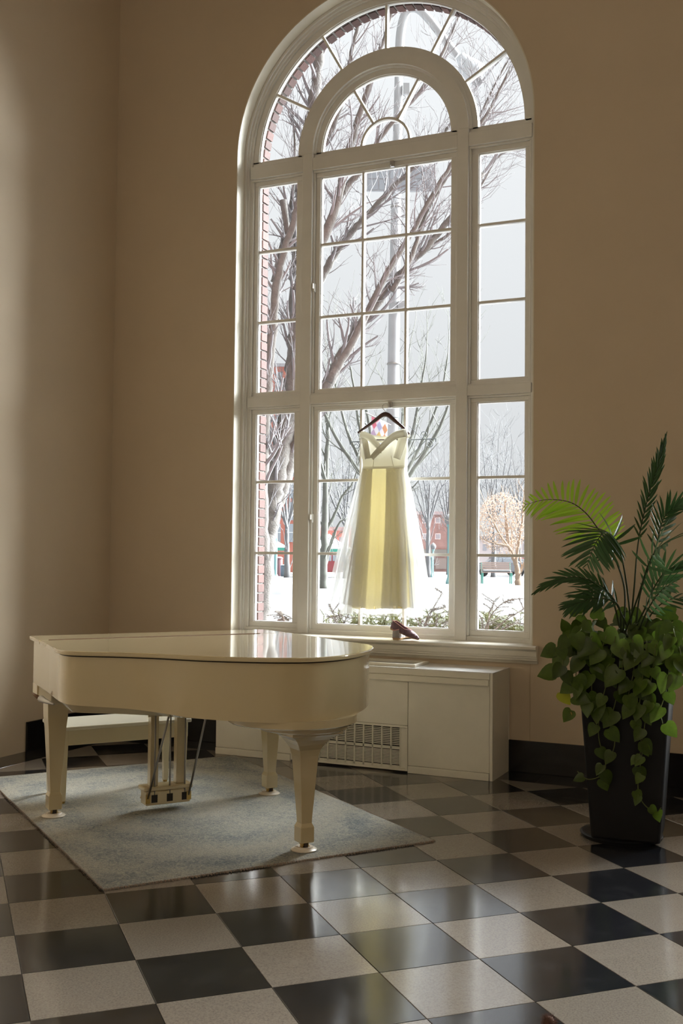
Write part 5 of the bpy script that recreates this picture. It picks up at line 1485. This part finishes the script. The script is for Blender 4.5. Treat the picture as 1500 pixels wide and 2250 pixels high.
# parked cars
def car(px, py, d, col, label, snow, flip=1):
    c = at_d(px, py, d); g = gz(c.x, c.y); r = tag(empty('parked_car', (c.x, c.y, g)), label, 'car')
    mt = mat('car_paint', col, 0.4); prof = [(-2.1,0.35),(-2.15,0.7),(-1.9,0.88),(-1.15,0.95),(-0.65,1.38),(0.75,1.42),(1.45,0.98),(2.0,0.92),(2.15,0.6),(2.1,0.35)]
    def ext(P, h0, h1, nm, m_, par):
        A = [c+U*x*flip-Vv*h0 for x, z in P]; B = [c+U*x*flip-Vv*h1 for x, z in P]
        for p, (x, z) in zip(A, P): p.z = g+z
        for p, (x, z) in zip(B, P): p.z = g+z
        k = len(P); return MB().add(A+B, [tuple(range(k)), tuple(range(2*k-1,k-1,-1))]+[(i,(i+1)%k,k+(i+1)%k,k+i) for i in range(k)]).build(nm, m_, par, recalc=True, bevel=0.05)
    bd = ext(prof, 0.85, -0.85, 'body', mt, r)
    ext([(-1.0,0.98),(-0.62,1.30),(0.0,1.33),(0.0,0.98)], 0.87, 0.80, 'window', m_bwin, bd); ext([(0.06,0.98),(0.06,1.33),(0.72,1.34),(1.25,0.99)], 0.87, 0.80, 'window', m_bwin, bd)
    for x in (-1.3, 1.3):
        w = c+U*x*flip; w.z = g+0.32; MB().tube([w-Vv*0.88, w-Vv*0.68], 0.32, 16).build('wheel', m_black, r)
    if snow:
        ext([(-0.75,1.36),(-0.6,1.52),(0.7,1.56),(0.95,1.38)], 0.80, -0.80, 'snow_cap', m_snowp, r); ext([(1.2,1.0),(1.4,1.10),(2.0,1.03),(2.1,0.94)], 0.78, -0.78, 'snow_cap', m_snowp, r); ext([(-2.0,0.9),(-1.9,1.0),(-1.2,1.05),(-1.1,0.97)], 0.78, -0.78, 'snow_cap', m_snowp, r)
car(728, 1262, 64, (0.36,0.07,0.08), 'red parked car left of the dress', False)
car(1098, 1262, 78, (0.24,0.25,0.27), 'grey parked car under snow behind the park bench', True)
car(1155, 1262, 84, (0.32,0.08,0.08), 'red parked car under snow at the right edge of the window', True, -1)

# ---- evergreen sprigs just outside the glass
m_need = mat('yew_needles', (0.070, 0.097, 0.031), 0.7, col2=(0.150, 0.150, 0.044), vscale=9, c2amt=0.8)
m_needd = mat('brown_needles', (0.110, 0.099, 0.083), 0.8)
m_ystem = mat('yew_stem', (0.094, 0.066, 0.050), 0.8)
def needles(mb, P, ln, step, w=0.0016):
    for a, b_ in zip(P, P[1:]):
        n = max(1, int((b_-a).length/step)); T = (b_-a).normalized()
        for k in range(n):
            p = a.lerp(b_, k/n)
            for s in range(2):
                S = rnd_dir(); S = (S-T*S.dot(T)).normalized(); D = (T*0.75+S).normalized()*ln*random.uniform(.7,1.1); Wv = T.cross(D).normalized()*w
                mb.add([p-Wv, p+Wv, p+D+Wv*0.4, p+D-Wv*0.4], [(0,1,2,3)])
def yew(label, sprigs, Yb, dark):
    cx = at_y(sum(s[0][0] for s in sprigs)/len(sprigs), 1400, Yb)
    g = gz(cx.x, cx.y); root = tag(empty('evergreen_shrub', (cx.x, cx.y, g)), label, 'shrub')
    st = MB(); ne = MB()
    for pts in sprigs:
        P = catmull([at_y(px, py, Yb+random.uniform(-.1,.1)) for px, py in pts], 6)
        b0 = Vector((cx.x+random.uniform(-.2,.2), cx.y+random.uniform(-.1,.1), g-0.02))
        st.tube([b0, b0.lerp(P[0], 0.6)+Vector((0,0,0.05)), P[0]], [0.010, 0.007, 0.0045], 5, caps=False); st.tube(P, [lerp(0.0045, 0.0015, i/(len(P)-1)) for i in range(len(P))], 5)
        needles(ne, P, 0.026, 0.0032, 0.0022)
        for k in range(3, len(P), 3):
            T = (P[k]-P[k-1]).normalized()
            for s in (-1, 1):
                if random.random() < 0.35: continue
                D = (T*0.6+RGT*s*0.7+rnd_dir()*0.3).normalized(); q = [P[k], P[k]+D*random.uniform(0.05,0.11)*0.5, P[k]+D*random.uniform(0.06,0.13)+Vector((0,0,-0.008))]
                st.tube(q, 0.0016, 4); needles(ne, q, 0.020, 0.0034, 0.0020)
    st.build('stems', m_ystem, root); o = ne.build('needles', m_needd if dark else m_need, root); o['kind'] = 'stuff'
random.seed(21)
def low(x0, x1, n, ytop, ybase=1405):
    R = []
    for k in range(n):
        x = lerp(x0, x1, (k+random.random())/n); h = random.uniform(0.35, 1.0)*(ybase-ytop)
        dx = random.uniform(-22, 22); R.append([(x, ybase), (x+dx*0.5, ybase-h*0.5), (x+dx, ybase-h)])
    return R
yew('green evergreen shrub below the hem of the dress', low(705, 990, 70, 1340), 4.75, False)
yew('green evergreen shrub at the foot of the right panes', low(1050, 1152, 30, 1348), 4.75, False)
yew('brown needled evergreen sprigs standing up right of the dress', [[(925,1400),(935,1375),(950,1340),(971,1303)],[(926,1392),(945,1345),(978,1335)],[(930,1395),(915,1360),(903,1340)],[(955,1398),(958,1375),(960,1350)],[(960,1398),(972,1378),(985,1365)]], 4.5, True)
yew('brown needled evergreen sprigs left of the hem of the dress', [[(745,1400),(738,1365),(722,1325)],[(745,1398),(755,1370),(768,1345)],[(720,1400),(730,1372),(748,1352)]], 4.5, True)
yew('arching evergreen sprigs before the right panes', [[(1062,1390),(1080,1350),(1105,1325),(1128,1317)],[(1085,1385),(1112,1362),(1150,1338)],[(1100,1385),(1130,1370),(1155,1372)],[(1060,1390),(1058,1362),(1052,1350)],[(1075,1345),(1082,1332),(1084,1322)]], 4.5, True)
yew('single dark evergreen twig low in the left panes', [[(634,1362),(622,1356),(612,1350)],[(622,1356),(618,1350),(616,1346)],[(624,1357),(618,1360),(612,1364)]], 4.6, True)

# ---- a brown fuzzy tuft just in view at the lower edge of the floor
random.seed(3)
fc = at_z(1206, 2262, 0.0)+Vector((0,0,0.022))
m_fuzz = mat('brown_fuzz', (0.16, 0.085, 0.06), 0.9)
fr_ = tag(empty('fur_pompom', (fc.x, fc.y, 0)), 'brown fuzzy pompom lying at the front edge of the floor', 'pompom')
MB().lathe([(0.002,-0.020),(0.013,-0.015),(0.019,0.0),(0.013,0.015),(0.002,0.020)], fc, 14).build('core', m_fuzz, fr_, smooth=True)
fz = MB()
for k in range(900):
    d_ = rnd_dir(); p = fc+d_*0.016; q = fc+(d_+rnd_dir()*0.25)*random.uniform(0.024, 0.034)
    if q.z < 0.002: q.z = 0.002
    w_ = d_.orthogonal().normalized()*0.0006; fz.add([p-w_, p+w_, q], [(0,1,2)])
o = fz.build('fur', m_fuzz, fr_); o['kind'] = 'stuff'
